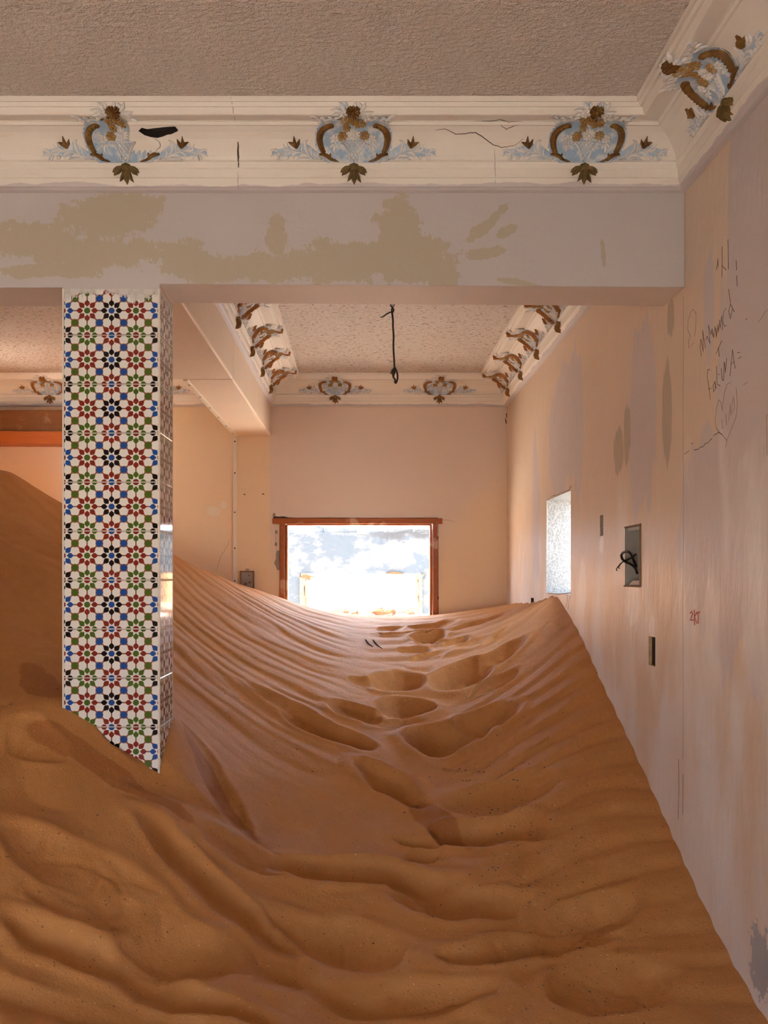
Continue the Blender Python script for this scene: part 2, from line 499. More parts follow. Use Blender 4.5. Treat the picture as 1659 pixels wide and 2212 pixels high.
WIN2 = (5.976, 6.78, H - .10, H + .560)           # small side window
BOX = (4.467, 4.737, H - .035, H + .257)
SL1 = (5.167, 5.238, H + .237, H + .352)
SL2 = (4.243, 4.344, H - .398, H - .265)
SL3 = (7.28, 7.40, H - .32, H - .150)
wr = panel('wall_right', lambda a, b, d: (XR + d, a, b), YN, D2 + .2, Z0, ZC, [
    (*WIN2, None, 1), (*BOX, .085, 3, 3), (*SL1, .03, 2, 4), (*SL2, .016, 2, 5), (*SL3, .05, 2, 2)], .24,
    [M['wright'], M['raw'], M['dark'], M['metal'], M['cement'], M['tanbrick']])
struct(wr, 'long plastered side wall with patchy tan and mauve paint and pencil scrawls')

WX0, WX1, WZ1 = -.775, .686, H + .560
wf = panel('wall_far', lambda a, b, d: (a, D2 + d, b), XL - .2, XR + .0, Z0, ZC, [(WX0, WX1, H - .75, WZ1, None, 1)], .20,
           [M['wfar'], M['raw']])
struct(wf, 'far plastered wall with orange-tan and mauve paint around the window')
wl = panel('wall_left', lambda a, b, d: (XL - d, a, b), YN, D2 + .2, Z0, ZC, [(7.44, 7.78, H + .80, H + 1.50, None, 0)], .2, [M['wleft'], M['raw']])
struct(wl, 'plain tan side wall of the left-hand room')

wn = panel('wall_near', lambda a, b, d: (a, YN - d, b), XL - .2, XR + .24, Z0, ZC, [(-1.75, -.55, H - 1.45, H + .12, None, 0)], .2, [M['wleft'], M['raw']])
struct(wn, 'wall with a wide doorway behind the photographer')

# front beam: the soffit is a touch higher just right of the column
def prism_y(poly, y0, y1):
    n = len(poly); mb = MB()
    vs = [(x, y0, z) for x, z in poly] + [(x, y1, z) for x, z in poly]
    fs = [tuple(range(n)), tuple(range(2 * n - 1, n - 1, -1))] + [(i, n + i, n + (i + 1) % n, (i + 1) % n) for i in range(n)]
    return mb.add(vs, fs)


CX0, CX1 = -1.2365, -0.836
fb = prism_y([(XL, H + 1.193), (CX0, H + 1.193), (CX0 + .02, H + 1.188), (CX1, H + 1.188), (CX1 + .001, H + 1.208), (XR, H + 1.194), (XR, ZC), (XL, ZC)],
             D1, D1B).build('ceiling_beam', M['beam'])
struct(bevel(fb, .004), 'broad grey plastered beam with tan smears crossing above the tiled column', 'beam')
SBX0, SBX1, SBZ = -1.167, -0.856, H + 1.308
sb = MB().box((SBX0, 6.17, SBZ), (SBX1, D2, ZC)).box((-1.40, D1B - .01, SBZ), (SBX1, 6.17, ZC)).build('ceiling_beam', M['sidebeam'])
struct(bevel(sb, .012), 'cream plastered beam running from the column back to the far wall', 'beam')
# corner bead and duct with screws
cb = MB().box((SBX0 - .022, 6.17, SBZ - .010), (SBX0 + .012, D2 - .02, SBZ + .022)).build('corner_bead', M['duct'], sb)
bevel(cb, .004)
for k in range(6):
    yk = 6.3 + k * .42
    MB().tube([(SBX0 - .004, yk, SBZ - .0125), (SBX0 - .004, yk, SBZ - .008)], .007, 8).build('screw', M['dark'], sb)
du = MB().box((-1.203, D2 - .016, H - .25), (-1.168, D2 + .002, SBZ)).build('cable_duct', M['duct'])
tag(bevel(du, .004), 'slim cream cable duct running down the far wall beside the side beam', 'cable duct')
for z in (1.26, .97, .61, .28, -.02):
    MB().tube([(-1.185, D2 - .0185, H + z), (-1.185, D2 - .012, H + z)], .007, 8).build('screw', M['dark'], du)

# ------------------------------------------------------------------ cornices
PROF = [(208, .28), (219, .279), (220, .268), (230, .262), (231, .250), (247, .240), (249, .236), (251, .225), (259, .170), (261, .163), (263, .165),
        (270, .158), (272, .148), (285, .122), (300, .098), (318, .077), (335, .058), (345, .054), (347, .056), (350, .060), (354, .056), (362, .052),
        (365, .046), (383, .044), (385, .046), (395, .036), (403, .028), (405, .032), (411, .020), (413, .014), (417, 0.0)]
PR = [(p, H + (VY - y) * (D1 - p) / F) for y, p in PROF]
PR[0] = (PR[0][0], ZC)
SHELL = PR + [(0.0, ZC)]


def cornice(name, place, e0, e1, s0, s1, label):
    """place(t, p, z); ends at t = e + s*p (mitres)"""
    n = len(SHELL); mb = MB()
    ring = lambda e, s: [place(e + s * p, p, z) for p, z in SHELL]
    mb.add(ring(e0, s0) + ring(e1, s1),
           [(i, (i + 1) % n, n + (i + 1) % n, n + i) for i in range(n)] + [tuple(range(n - 1, -1, -1)), tuple(range(n, 2 * n))])
    o = mb.build(name, [M['cornice'], M['dark']])
    return struct(o, label, 'cornice')


front_cornice = cornice('trim_1', lambda t, p, z: (t, D1 - p, z), XL, XR, 0, -1, 'white moulded plaster cornice along the front beam, cracked and holed')
cornice('trim_2', lambda t, p, z: (XR - p, t, z), YN, D1, 0, -1, 'moulded cornice along the side wall in the front room')
cornice('trim_3', lambda t, p, z: (t, D2 - p, z), SBX1, XR, 1, -1, 'cream moulded cornice above the far window')
cornice('trim_4', lambda t, p, z: (XR - p, t, z), D1B, D2, 0, -1, 'cream moulded cornice along the side wall in the back room')
cornice('trim_5', lambda t, p, z: (SBX1 + p, t, z), D1B, D2, 0, -1, 'cream moulded cornice along the side beam in the back room')
far_left_cornice = cornice('trim_6', lambda t, p, z: (t, D2 - p, z), XL, SBX0, 0, 0, 'cream moulded cornice on the far wall left of the side beam')

# a hole broken through the front cornice beside the left-hand ornament
def prof_at(y):
    for (y0, p0), (y1, p1) in zip(PROF, PROF[1:]):
        if y0 <= y <= y1: return p0 + (p1 - p0) * (y - y0) / max(1e-6, y1 - y0)
    return PROF[0][1] if y < 208 else 0.0


def on_front(px, py, out=0.0):
    p = prof_at(py) + out; d = D1 - p
    return Vector(((px - VX) * d / F, d, H + (VY - py) * d / F))


hole = [(299, 283), (306, 276), (318, 279), (332, 277), (350, 275), (362, 274), (378, 273), (385, 281), (381, 288), (370, 290), (362, 291), (352, 295), (340, 298), (325, 296), (312, 292)]
nrm = Vector((0, -.62, -.78))
hv = [on_front(x, y) + nrm * .05 for x, y in hole] + [on_front(x, y) - nrm * .055 for x, y in hole]
nh = len(hole)
cut = MB().add(hv, [tuple(range(nh)), tuple(range(2 * nh - 1, nh - 1, -1))] + [(i, nh + i, nh + (i + 1) % nh, (i + 1) % nh) for i in range(nh)], 1).build('cutter', [M['cornice'], M['dark']])
md = front_cornice.modifiers.new('hole', 'BOOLEAN'); md.operation = 'DIFFERENCE'; md.object = cut; md.solver = 'EXACT'; md.material_mode = 'INDEX'
bpy.context.view_layer.update()
dg = bpy.context.evaluated_depsgraph_get()
me2 = bpy.data.meshes.new_from_object(front_cornice.evaluated_get(dg))
front_cornice.modifiers.clear(); front_cornice.data = me2
bpy.data.objects.remove(cut, do_unlink=True)
# flap of plaster still hanging in the hole
fp = [(372, 289), (383, 284), (385, 291), (378, 296), (371, 294)]
fv = [on_front(x, y, .004) for x, y in fp] + [on_front(x, y, -.004) for x, y in fp]
MB().add(fv, [(0, 1, 2, 3, 4), (9, 8, 7, 6, 5)] + [(i, 5 + i, 5 + (i + 1) % 5, (i + 1) % 5) for i in range(5)]).build('plaster_flap', M['cornice'], front_cornice)
# cracks
def crack(pts, r, name='crack', parent=None, place=on_front, mat='pencil'):
    out = []
    for (x0, y0), (x1, y1) in zip(pts, pts[1:]):
        n = max(1, int(math.hypot(x1 - x0, y1 - y0) / 5))
        out += [(x0 + (x1 - x0) * i / n + random.uniform(-.8, .8), y0 + (y1 - y0) * i / n + random.uniform(-.8, .8)) for i in range(n)]
    out.append(pts[-1])
    nn = len(out)
    return MB().tube([place(*q) for q in out], [r * (0.35 + 0.65 * math.sin(math.pi * (i + .6) / (nn + .2))) for i in range(nn)], 4).build(name, M[mat], parent)


crack([(514, 307), (515, 335), (515, 362)], .004, parent=front_cornice)
crack([(940, 282), (960, 278), (985, 290), (1010, 288), (1028, 286), (1045, 298), (1065, 312), (1085, 319), (1112, 314), (1130, 300)], .0022, parent=front_cornice)
crack([(1036, 270), (1040, 262), (1060, 262), (1080, 258), (1100, 264), (1128, 262)], .0018, parent=front_cornice)
crack([(1082, 270), (1094, 280), (1104, 274), (1120, 270)], .0018, parent=front_cornice)
crack([(1068, 320), (1069, 345), (1070, 398)], .0010, parent=front_cornice, mat='pencil_soft')
crack([(499, 209), (502, 230), (508, 262)], .0010, parent=front_cornice, mat='pencil_soft')
crack([(514, 370), (514, 410)], .0009, parent=front_cornice, mat='pencil_soft')
crack([(330, 298), (345, 306), (346, 318), (335, 328)], .0014, parent=front_cornice)

# ------------------------------------------------------------------ ornaments (relief castings on the cornices)
HULL = [(200, .285), (208, .283), (231, .262), (249, .240), (258, .200), (271, .156), (285, .124), (300, .100), (318, .078), (335, .060), (347, .058), (354, .058),
        (365, .050), (384, .047), (395, .038), (405, .033), (417, .01)]
OC = 764.0


def hull(y):
    for (y0, p0), (y1, p1) in zip(HULL, HULL[1:]):
        if y0 <= y <= y1: return p0 + (p1 - p0) * (y - y0) / (y1 - y0)
    return HULL[0][1] if y < 200 else 0.01


def omap(x, y, h):
    p = hull(y); d = D1 - p
    n = (0.74, -0.67) if y < 345 else (0.97, -0.24)
    return ((x - OC) * 3.79 / F, -(p + n[0] * h), H + (VY - y) * d / F + n[1] * h)


def resample(path, w, stepx=2.6):
    P_, W_ = [], []
    for i in range(len(path) - 1):
        (x0, y0), (x1, y1) = path[i], path[i + 1]
        n = max(1, int(math.hypot(x1 - x0, y1 - y0) / stepx))
        for k in range(n):
            t = k / n; P_.append((x0 + (x1 - x0) * t, y0 + (y1 - y0) * t)); W_.append(w[i] + (w[i + 1] - w[i]) * t)
    P_.append(path[-1]); W_.append(w[-1])
    # soften corners
    Q = [P_[0]] + [tuple((P_[i - 1][k] + 2 * P_[i][k] + P_[i + 1][k]) / 4 for k in range(2)) for i in range(1, len(P_) - 1)] + [P_[-1]]
    return Q, W_


def stroke(mb, path, w, h, mirror=False, base=-0.004, crease=False, mi=0):
    if mirror: path = [(2 * OC - x, y) for x, y in path]
    Q, Wd = resample(path, w)
    prof = [(-1, base), (-.72, .62 * h), (-.3, h), (0, h * (.55 if crease else 1.08)), (.3, h), (.72, .62 * h), (1, base)]
    n = len(prof); vs = []
    for i, (x, y) in enumerate(Q):
        a, b = Q[max(0, i - 1)], Q[min(len(Q) - 1, i + 1)]
        tx, ty = b[0] - a[0], b[1] - a[1]; l = math.hypot(tx, ty) or 1
        nx, ny = -ty / l, tx / l
        k = min(1.0, Wd[i] / (max(Wd) + 1e-6) + .25)
        for s, hh in prof:
            vs.append(omap(x + nx * s * Wd[i], y + ny * s * Wd[i], hh * k if hh > 0 else hh))
    fs = [(i * n + j, i * n + j + 1, (i + 1) * n + j + 1, (i + 1) * n + j) for i in range(len(Q) - 1) for j in range(n - 1)]
    fs += [tuple(range(n)), tuple((len(Q) - 1) * n + j for j in range(n - 1, -1, -1))]
    mb.add(vs, fs, mi)


def leaf(mb, a, b, w, h=.008, bend=0.0, mirror=False, crease=True):
    (x0, y0), (x1, y1) = a, b
    dx, dy = x1 - x0, y1 - y0
    m = (x0 + dx * .5 - dy * bend, y0 + dy * .5 + dx * bend)
    stroke(mb, [a, ((a[0] + m[0]) / 2 - dy * bend * .25, (a[1] + m[1]) / 2 + dx * bend * .25), m, ((b[0] + m[0]) / 2 - dy * bend * .25, (b[1] + m[1]) / 2 + dx * bend * .25), b], [w * .35, w * .85, w, w * .7, .25], h, mirror, crease=crease)


def dome(mb, x, y, r, h, h0=0.0, mi=0):
    vs = [omap(x, y, h0 + h)]
    n = 8
    for rr, hh in ((.55, .8), (.9, .35), (1.0, -.3)):
        vs += [omap(x + r * rr * math.cos(2 * math.pi * k / n), y + r * rr * math.sin(2 * math.pi * k / n), h0 + h * hh) for k in range(n)]
    fs = [(0, 1 + k, 1 + (k + 1) % n) for k in range(n)]
    for ring in range(2):
        a, b = 1 + ring * n, 1 + (ring + 1) * n
        fs += [(a + k, b + k, b + (k + 1) % n, a + (k + 1) % n) for k in range(n)]
    mb.add(vs, fs, mi)


def flower(x, y, r, n, h=.010, ph=0.0, pw=None, centre=.28, squash=1.0):
    mb = MB()
    pw = pw or r * math.sin(math.pi / n) * .98
    for k in range(n):
        t = ph + 2 * math.pi * k / n; c, s = math.cos(t), math.sin(t) * squash
        stroke(mb, [(x + c * r * .12, y + s * r * .12), (x + c * r * .65, y + s * r * .65), (x + c * r, y + s * r)], [pw * .4, pw, pw * .45], h, base=-.006)
    dome(mb, x, y, r * centre, h * .9, h * .75)
    return mb


def S(pts, cx, cy, sc): return [(cx + a / sc, cy + b / sc) for a, b in pts]
def A(*pts): return S(pts, 650, 200, 6.9125)
def B(*pts): return S(pts, 570, 280, 12.76)


OM = {}                                            # meshes, each made once: name -> list of (mesh name, material, mesh)


def omesh(key, mb, mat, smooth=True):
    o = mb.build(key, M[mat], smooth=smooth); me = o.data
    bpy.data.objects.remove(o, do_unlink=True); OM[key] = me


def make_ornament_meshes():
    # blue washed ground behind everything
    mb = MB()
    ring = [(700, 262), (688, 275), (680, 295), (682, 315), (690, 335), (705, 350), (735, 352), (764, 353)]
    ring = ring + [(2 * OC - x, y) for x, y in ring[-2::-1]]
    top = [(735, 246), (720, 232), (724, 222), (745, 219), (764, 219)]
    top = top + [(2 * OC - x, y) for x, y in top[-2::-1]]
    outline = ring
    def inside(x, y):
        c = False
        for i in range(len(outline)):
            (xa, ya), (xb, yb) = outline[i], outline[i - 1]
            if (ya > y) != (yb > y) and x < (xb - xa) * (y - ya) / (yb - ya) + xa: c = not c
        return c
    g, stp = {}, 4
    for j in range(0, 36):
        for i in range(0, 46):
            x, y = 674 + i * stp, 216 + j * stp
            if inside(x + 2, y + 2):
                q = []
                for a, b in ((i, j), (i + 1, j), (i + 1, j + 1), (i, j + 1)):
                    if (a, b) not in g:
                        g[(a, b)] = len(mb.v); mb.v.append(omap(674 + a * stp, 216 + b * stp, .0035))
                    q.append(g[(a, b)])
                mb.f.append(tuple(q)); mb.mi.append(0)
    omesh('blue_ground', mb, 'orn_blue')
    if True:
        mk = MB(); mk.v = list(mb.v)
        for f in mb.f:
            cx = sum(mb.v[i][0] for i in f) / 4 * F / 3.79 + OC; cz = sum(mb.v[i][2] for i in f) / 4 - H
            if cx < 778 + 5 * math.sin(cz * 160) or cz < 1.715 + .006 * math.sin(cx * .5): mk.f.append(f); mk.mi.append(0)
        omesh('blue_ground_broken', mk, 'orn_blue')
    for mir in (False, True):
        t = '_m' if mir else ''
        mb = MB()
        pa = A((500, 510), (470, 488), (420, 500), (340, 550), (295, 620), (285, 700), (300, 790), (330, 870), (345, 895))
        stroke(mb, pa, [3, 6, 6.5, 7.5, 8.2, 8, 7, 6, 5.5], .022, mir)
        for k, (bx, by) in enumerate(A((450, 495), (395, 520), (345, 560), (315, 610), (298, 660), (292, 715), (300, 765), (315, 815), (330, 860))):
            if mir: bx = 2 * OC - bx
            dome(mb, bx, by, 2.3, .006, .0225)
        omesh('scroll' + t, mb, 'orn_brown')
        mb = MB()
        stroke(mb, A((275, 915), (330, 915), (400, 940), (450, 990), (510, 1022), (570, 1035)), [2.2, 4.2, 5, 4.2, 3, .8], .020, mir)
        leaf(mb, A((420, 960))[0], A((445, 895))[0], 3, .014, .1, mir)
        omesh('scroll_foot' + t, mb, 'orn_brown')
        # sprig on the cove
        mb = MB()
        stroke(mb, B((1640, 870), (1430, 800), (1240, 700), (1050, 630), (850, 575), (640, 610), (480, 645), (400, 640)), [1.6, 1.8, 1.8, 1.7, 1.5, 1.3, 1.2, 1], .009, mir)
        for pts, w in (([(1400, 790), (1320, 680), (1310, 570), (1360, 510)], 30), ([(1230, 690), (1150, 500), (1150, 330), (1230, 290)], 48), ([(1050, 640), (1060, 500), (1090, 330)], 28),
                       ([(880, 570), (600, 560), (550, 390)], 42), ([(780, 560), (665, 480), (660, 360)], 26), ([(1010, 600), (880, 620), (790, 700), (830, 800)], 42),
                       ([(1330, 800), (1180, 690), (1010, 700), (960, 760)], 40), ([(1400, 820), (1200, 790), (1000, 800), (900, 830)], 34), ([(430, 630), (330, 550), (190, 560)], 42), ([(430, 640), (320, 680), (190, 730)], 46),
                       ([(450, 650), (400, 740), (360, 840)], 40), ([(480, 660), (480, 760), (430, 860)], 34), ([(1600, 800), (1530, 760), (1470, 730)], 26), ([(1700, 860), (1560, 850), (1480, 780)], 30)):
            q = B(*pts); w = w / 12.76
            stroke(mb, q, [w * .5] + [w] * (len(q) - 2) + [.4], .0105, mir, crease=True)
        bx, by = B((640, 760))[0]
        dome(mb, 2 * OC - bx if mir else bx, by, 5, .011)
        omesh('leaf_spray' + t, mb, 'orn_white')
        mb = MB()
        for pts, w in (([(910, 500), (860, 400), (850, 180)], 62), ([(900, 490), (800, 390), (690, 345)], 52), ([(915, 495), (960, 380), (1000, 265)], 50)):
            q = B(*pts); w = w / 12.76
            stroke(mb, q, [w * .6, w, .4], .017, mir, crease=True)
        omesh('flower_bud' + t, mb, 'orn_brown')
        mb = MB()
        stroke(mb, B((1600, 820), (1400, 680), (1150, 560), (900, 560), (620, 620), (420, 640), (230, 650)), [5, 9, 15, 15, 11, 9, 4], .003, mir, base=-.004)
        omesh('spray_ground' + t, mb, 'orn_wash')
        # thin garland lying on the upper mouldings
        mb = MB()
        stroke(mb, A((560, 400), (420, 405), (300, 400), (200, 380)), [1.2, 1.2, 1, .6], .007, mir)
        for a, b, w in (((300, 400), (150, 355), 3.4), ((330, 410), (230, 425), 3), ((400, 400), (300, 380), 2.6), ((420, 410), (350, 440), 2.6), ((500, 400), (420, 370), 2.6), ((560, 400), (480, 420), 2.6), ((330, 420), (280, 475), 3)):
            leaf(mb, A(a)[0], A(b)[0], w, .008, .12, mir)
        omesh('garland' + t, mb, 'orn_white')
        # hanging flower with leaves and basket handle
        mb = flower(*A((508, 690))[0], 10, 6, .013, .3)
        if mir: mb = flower(2 * OC - A((508, 690))[0][0], A((508, 690))[0][1], 10, 6, .013, .3)
        for a, b, w in (((500, 760), (430, 830), 3.4), ((510, 770), (500, 905), 3.6), ((530, 765), (560, 840), 3.2), ((470, 720), (445, 760), 2.5)):
            leaf(mb, A(a)[0], A(b)[0], w, .010, .06, mir)
        stroke(mb, A((640, 760), (590, 765), (540, 790), (520, 830)), [1.8, 2, 2, 1], .010, mir)
        omesh('hanging_flower' + t, mb, 'orn_white')
    # basket: border ribs and a lattice of crossing strips
    mb = MB()
    L = A((610, 735), (660, 790), (705, 870), (730, 960), (736, 1035)); R = [(2 * OC - x, y) for x, y in L]
    stroke(mb, L, [2.6, 2.6, 2.2, 2, 1.8], .013); stroke(mb, R, [2.6, 2.6, 2.2, 2, 1.8], .013)
    y0, y1 = L[0][1], L[-1][1]
    def lx(y):
        for (xa, ya), (xb, yb) in zip(L, L[1:]):
            if ya <= y <= yb: return xa + (xb - xa) * (y - ya) / (yb - ya)
        return L[-1][0]
    for k in range(-4, 9):
        for sg in (1, -1):
            pts = []
            for i in range(24):
                y = y0 + (y1 - y0) * i / 23
                x = OC + sg * (-34 + k * 8.4 + (y - y0) * .62)
                if lx(y) <= x <= 2 * OC - lx(y): pts.append((x, y))
            if len(pts) > 2: stroke(mb, [pts[0], pts[len(pts) // 2], pts[-1]], [.75] * 3, .009 + (.0015 if sg > 0 else 0))
    stroke(mb, [L[0], (OC, y0 - 1), R[0]], [1.4, 1.6, 1.4], .011)
    omesh('basket', mb, 'orn_white')
    omesh('daisy', flower(*A((800, 625))[0], 14, 11, .015, .1), 'orn_white')
    omesh('top_flower', flower(*A((790, 288))[0], 14.5, 11, .020, .2), 'orn_brown')
    for i, (c, r, n) in enumerate((((628, 648), 11, 6), ((952, 640), 11, 9), ((690, 525), 9, 7), ((672, 425), 9, 7), ((780, 425), 9, 8), ((850, 470), 8.5, 7), ((925, 465), 8, 7))):
        omesh('gold_flower_%d' % i, flower(*A(c)[0], r, n, .014, .4 * i), 'orn_gold')
    omesh('pale_flower_0', flower(*A((640, 312))[0], 10, 6, .014, .2), 'orn_white')
    omesh('pale_flower_1', flower(*A((972, 372))[0], 9, 5, .014, .5), 'orn_white')
    mb = MB()
    for a, b, w in (((660, 290), (585, 140), 5), ((640, 300), (470, 265), 4.6), ((640, 330), (480, 350), 4.2), ((700, 240), (670, 130), 4), ((780, 220), (840, 140), 4.5), ((880, 280), (965, 145), 5),
                    ((920, 300), (1075, 285), 4.4), ((930, 330), (1050, 345), 4), ((640, 260), (640, 150), 4), ((1000, 400), (1090, 410), 3.4), ((900, 230), (870, 150), 3.6), ((600, 380), (500, 385), 3)):
        leaf(mb, A(a)[0], A(b)[0], w, .010, .10)
    omesh('top_leaves', mb, 'orn_white')
    mb = MB()
    for a, b, w, bd in (((770, 1125), (585, 1190), 6.5, .12), ((810, 1125), (985, 1200), 6.5, -.12), ((730, 1150), (610, 1240), 5.5, .1), ((850, 1150), (960, 1240), 5.5, -.1),
                        ((760, 1160), (690, 1330), 4.6, -.1), ((790, 1140), (795, 1375), 7, 0), ((830, 1160), (900, 1345), 4.6, .1)):
        leaf(mb, A(a)[0], A(b)[0], w, .022 if abs(bd) < .11 else .018, bd)
    dome(mb, *A((790, 1130))[0], 13, .016)
    omesh('leaf_drop', mb, 'orn_olive')


make_ornament_meshes()
PARTS = [('blue_ground', 'ground'), ('spray_ground', 'spray_ground'), ('spray_ground_m', 'spray_ground'), ('scroll', 'scroll'), ('scroll_m', 'scroll'), ('scroll_foot', 'scroll_foot'), ('scroll_foot_m', 'scroll_foot'),
         ('leaf_spray', 'leaf_spray'), ('leaf_spray_m', 'leaf_spray'), ('flower_bud', 'flower_bud'), ('flower_bud_m', 'flower_bud'), ('garland', 'garland'), ('garland_m', 'garland'),
         ('hanging_flower', 'hanging_flower'), ('hanging_flower_m', 'hanging_flower'), ('basket', 'basket'), ('daisy', 'daisy'), ('top_flower', 'top_flower'),
         *[('gold_flower_%d' % i, 'gold_flower') for i in range(7)], ('pale_flower_0', 'pale_flower'), ('pale_flower_1', 'pale_flower'), ('top_leaves', 'top_leaves'), ('leaf_drop', 'leaf_drop')]


def ornament(x, y, rz, label, group, skip=(), broken=False):
    e = tag(empty('cornice_ornament', (x, y, 0), rz), label, 'ornament', group)
    made = {}
    for key, nm in PARTS:
        if key in skip: continue
        if broken and key == 'blue_ground': key = 'blue_ground_broken'
        o = bpy.data.objects.new(nm, OM[key]); COL.objects.link(o); o.parent = e; made[key] = o
        if group == g2 and OM[key].materials[0] in (M['orn_brown'], M['orn_olive']):      # redder brown on the back room's castings
            o.material_slots[0].link = 'OBJECT'; o.material_slots[0].material = M['orn_rust' if key != 'leaf_drop' else 'orn_umber']
    for a, b in (('flower_bud', 'leaf_spray'), ('spray_ground', 'leaf_spray'), ('daisy', 'basket')):
        for t in ('', '_m'):
            if a + t in made and b + t in made: made[a + t].parent = made[b + t]
    return e


g1, g2 = 'ornaments on the front cornice', 'ornaments on the back room cornices'
ornament(-.962, D1, 0, 'damaged blue basket ornament beside the hole, one scroll broken off', g1,
         ('scroll_m', 'garland_m', 'hanging_flower_m', 'gold_flower_1', 'gold_flower_6', 'pale_flower_1'), True)
ornament(-.041, D1, 0, 'blue and brown basket ornament in the middle of the front cornice', g1)
ornament(.891, D1, 0, 'blue and brown basket ornament on the front cornice beside the corner', g1)
ornament(XR, 3.284, -math.pi / 2, 'basket ornament seen edge-on above the pencil scrawl, on the side wall cornice', g1)
ornament(-.2627, D2, 0, 'orange-brown basket ornament above the far window, nearer the side beam', g2)
ornament(.69, D2, 0, 'orange-brown basket ornament above the far window, right of the hanging cable', g2)
ornament(-2.876, D2, 0, 'orange-brown basket ornament above the dark wooden lintel', g2)
ornament(-1.92, D2, 0, 'far ornament mostly hidden behind the tiled column', g2)
ordn = ['fourth', 'third', 'second', 'first']
for k, d in enumerate((6.06, 6.82, 7.50, 8.17)):
    ornament(SBX1, d - .05, math.pi / 2, ordn[k] + ' ornament from the far wall on the side beam cornice', g2)
for k, d in enumerate((6.12, 6.87, 7.58, 8.26)):
    ornament(XR, d, -math.pi / 2, ordn[k] + ' ornament from the far wall on the side wall cornice', g2)

# ------------------------------------------------------------------ tiled column
TH = 0.2008
def cells_tile(name, w, h, u0, v0, place, parent):
    """one tile, w by h metres, pattern cells starting at (u0, v0); place(u, v, depth) -> point; the face is chamfered"""
    e, t = .0022, .007
    outer = [(0, 0), (w, 0), (w, h), (0, h)]; inn = [(e, e), (w - e, e), (w - e, h - e), (e, h - e)]
    vs = [place(*q, 0) for q in outer] + [place(*q, t - .0016) for q in outer] + [place(*q, t) for q in inn]
    fs = [(8, 9, 10, 11)] + [(4 + i, 4 + (i + 1) % 4, 8 + (i + 1) % 4, 8 + i) for i in range(4)] + [(i, (i + 1) % 4, 4 + (i + 1) % 4, 4 + i) for i in range(4)]
    me = bpy.data.meshes.new(name); me.from_pydata(vs, [], fs); me.materials.append(M['tile'])
    uv = me.uv_layers.new(name='UVMap'); loc = outer + outer + inn
    for p in me.polygons:
        for li in p.loop_indices:
            q = loc[me.loops[li].vertex_index]; uv.data[li].uv = (u0 + q[0] / .1, v0 + q[1] / .1)
    bm = bmesh.new(); bm.from_mesh(me); bmesh.ops.recalc_face_normals(bm, faces=bm.faces[:])
    bm.to_mesh(me); bm.free()
    o = bpy.data.objects.new(name, me); COL.objects.link(o); o.parent = parent
    return o


colm = tag(empty('tiled_column', ((CX0 + CX1) / 2, (D1 + D1B) / 2, Z0)), 'square column faced with blue, red, green and black star-patterned tiles', 'column')
colm.matrix_parent_inverse = Matrix()
off = colm.location.copy()
core = MB().box((CX0 + .004 - off.x, D1 + .008 - off.y, 0), (CX1 - .004 - off.x, D1B - .004 - off.y, H + 1.19 - off.z)).build('core', M['grout'], colm)
zt = H + 1.190
zj = H + (VY - 723.5) * D1 / F                     # height of the first joint
rows = [(zj + .0021, zt)] + [(zj - (k + 1) * TH + .0021, zj - k * TH - .0021) for k in range(11)]
for z0, z1 in rows:
    v0 = (z0 - (zj)) / .1 * (.2 / TH) + 1.0        # odd pattern rows fall on the joints
    zz = z0
    cells_tile('tile', .389, z1 - z0, .055, v0, lambda u, v, d, zz=zz: (CX0 + .008 + u - off.x, D1 + .008 - d - off.y, zz + v - off.z), colm)
    cells_tile('tile', D1B - D1 - .022, z1 - z0, .7, v0, lambda u, v, d, zz=zz: (CX1 - .004 + d - .004 - off.x, D1 + .012 + u - off.y, zz + v - off.z), colm)
    cells_tile('tile', D1B - D1 - .022, z1 - z0, .7, v0, lambda u, v, d, zz=zz: (CX0 + .004 - d + .004 - off.x, D1 + .012 + u - off.y, zz + v - off.z), colm)
for xa in (CX0, CX1 - .008):
    bevel(MB().box((xa - off.x, D1 - off.y, 0), (xa + .008 - off.x, D1 + .012 - off.y, zt - off.z)).build('edge_trim', M['grout'], colm), .002)
for xa in (CX0, CX1 - .006):
    bevel(MB().box((xa - off.x, D1B - .010 - off.y, 0), (xa + .006 - off.x, D1B - off.y, zt - off.z)).build('edge_trim', M['grout'], colm), .002)

# ------------------------------------------------------------------ sand
def tps(pts, lam=1e-3):
    A_ = np.array(pts); x = A_[:, :2]; z = A_[:, 2]; n = len(x)
    r = np.linalg.norm(x[:, None] - x[None], axis=2); K = np.where(r > 0, r * r * np.log(r + 1e-12), 0) + lam * np.eye(n)
    Pm = np.c_[np.ones(n), x]
    L_ = np.zeros((n + 3, n + 3)); L_[:n, :n] = K; L_[:n, n:] = Pm; L_[n:, :n] = Pm.T
    w = np.linalg.solve(L_, np.r_[z, 0, 0, 0])
    def f(X, Y):
        out = w[n] + w[n + 1] * X + w[n + 2] * Y
        for i in range(n):
            rr = (X - x[i, 0]) ** 2 + (Y - x[i, 1]) ** 2
            out = out + w[i] * 0.5 * rr * np.log(rr + 1e-12)
        return out
    return f


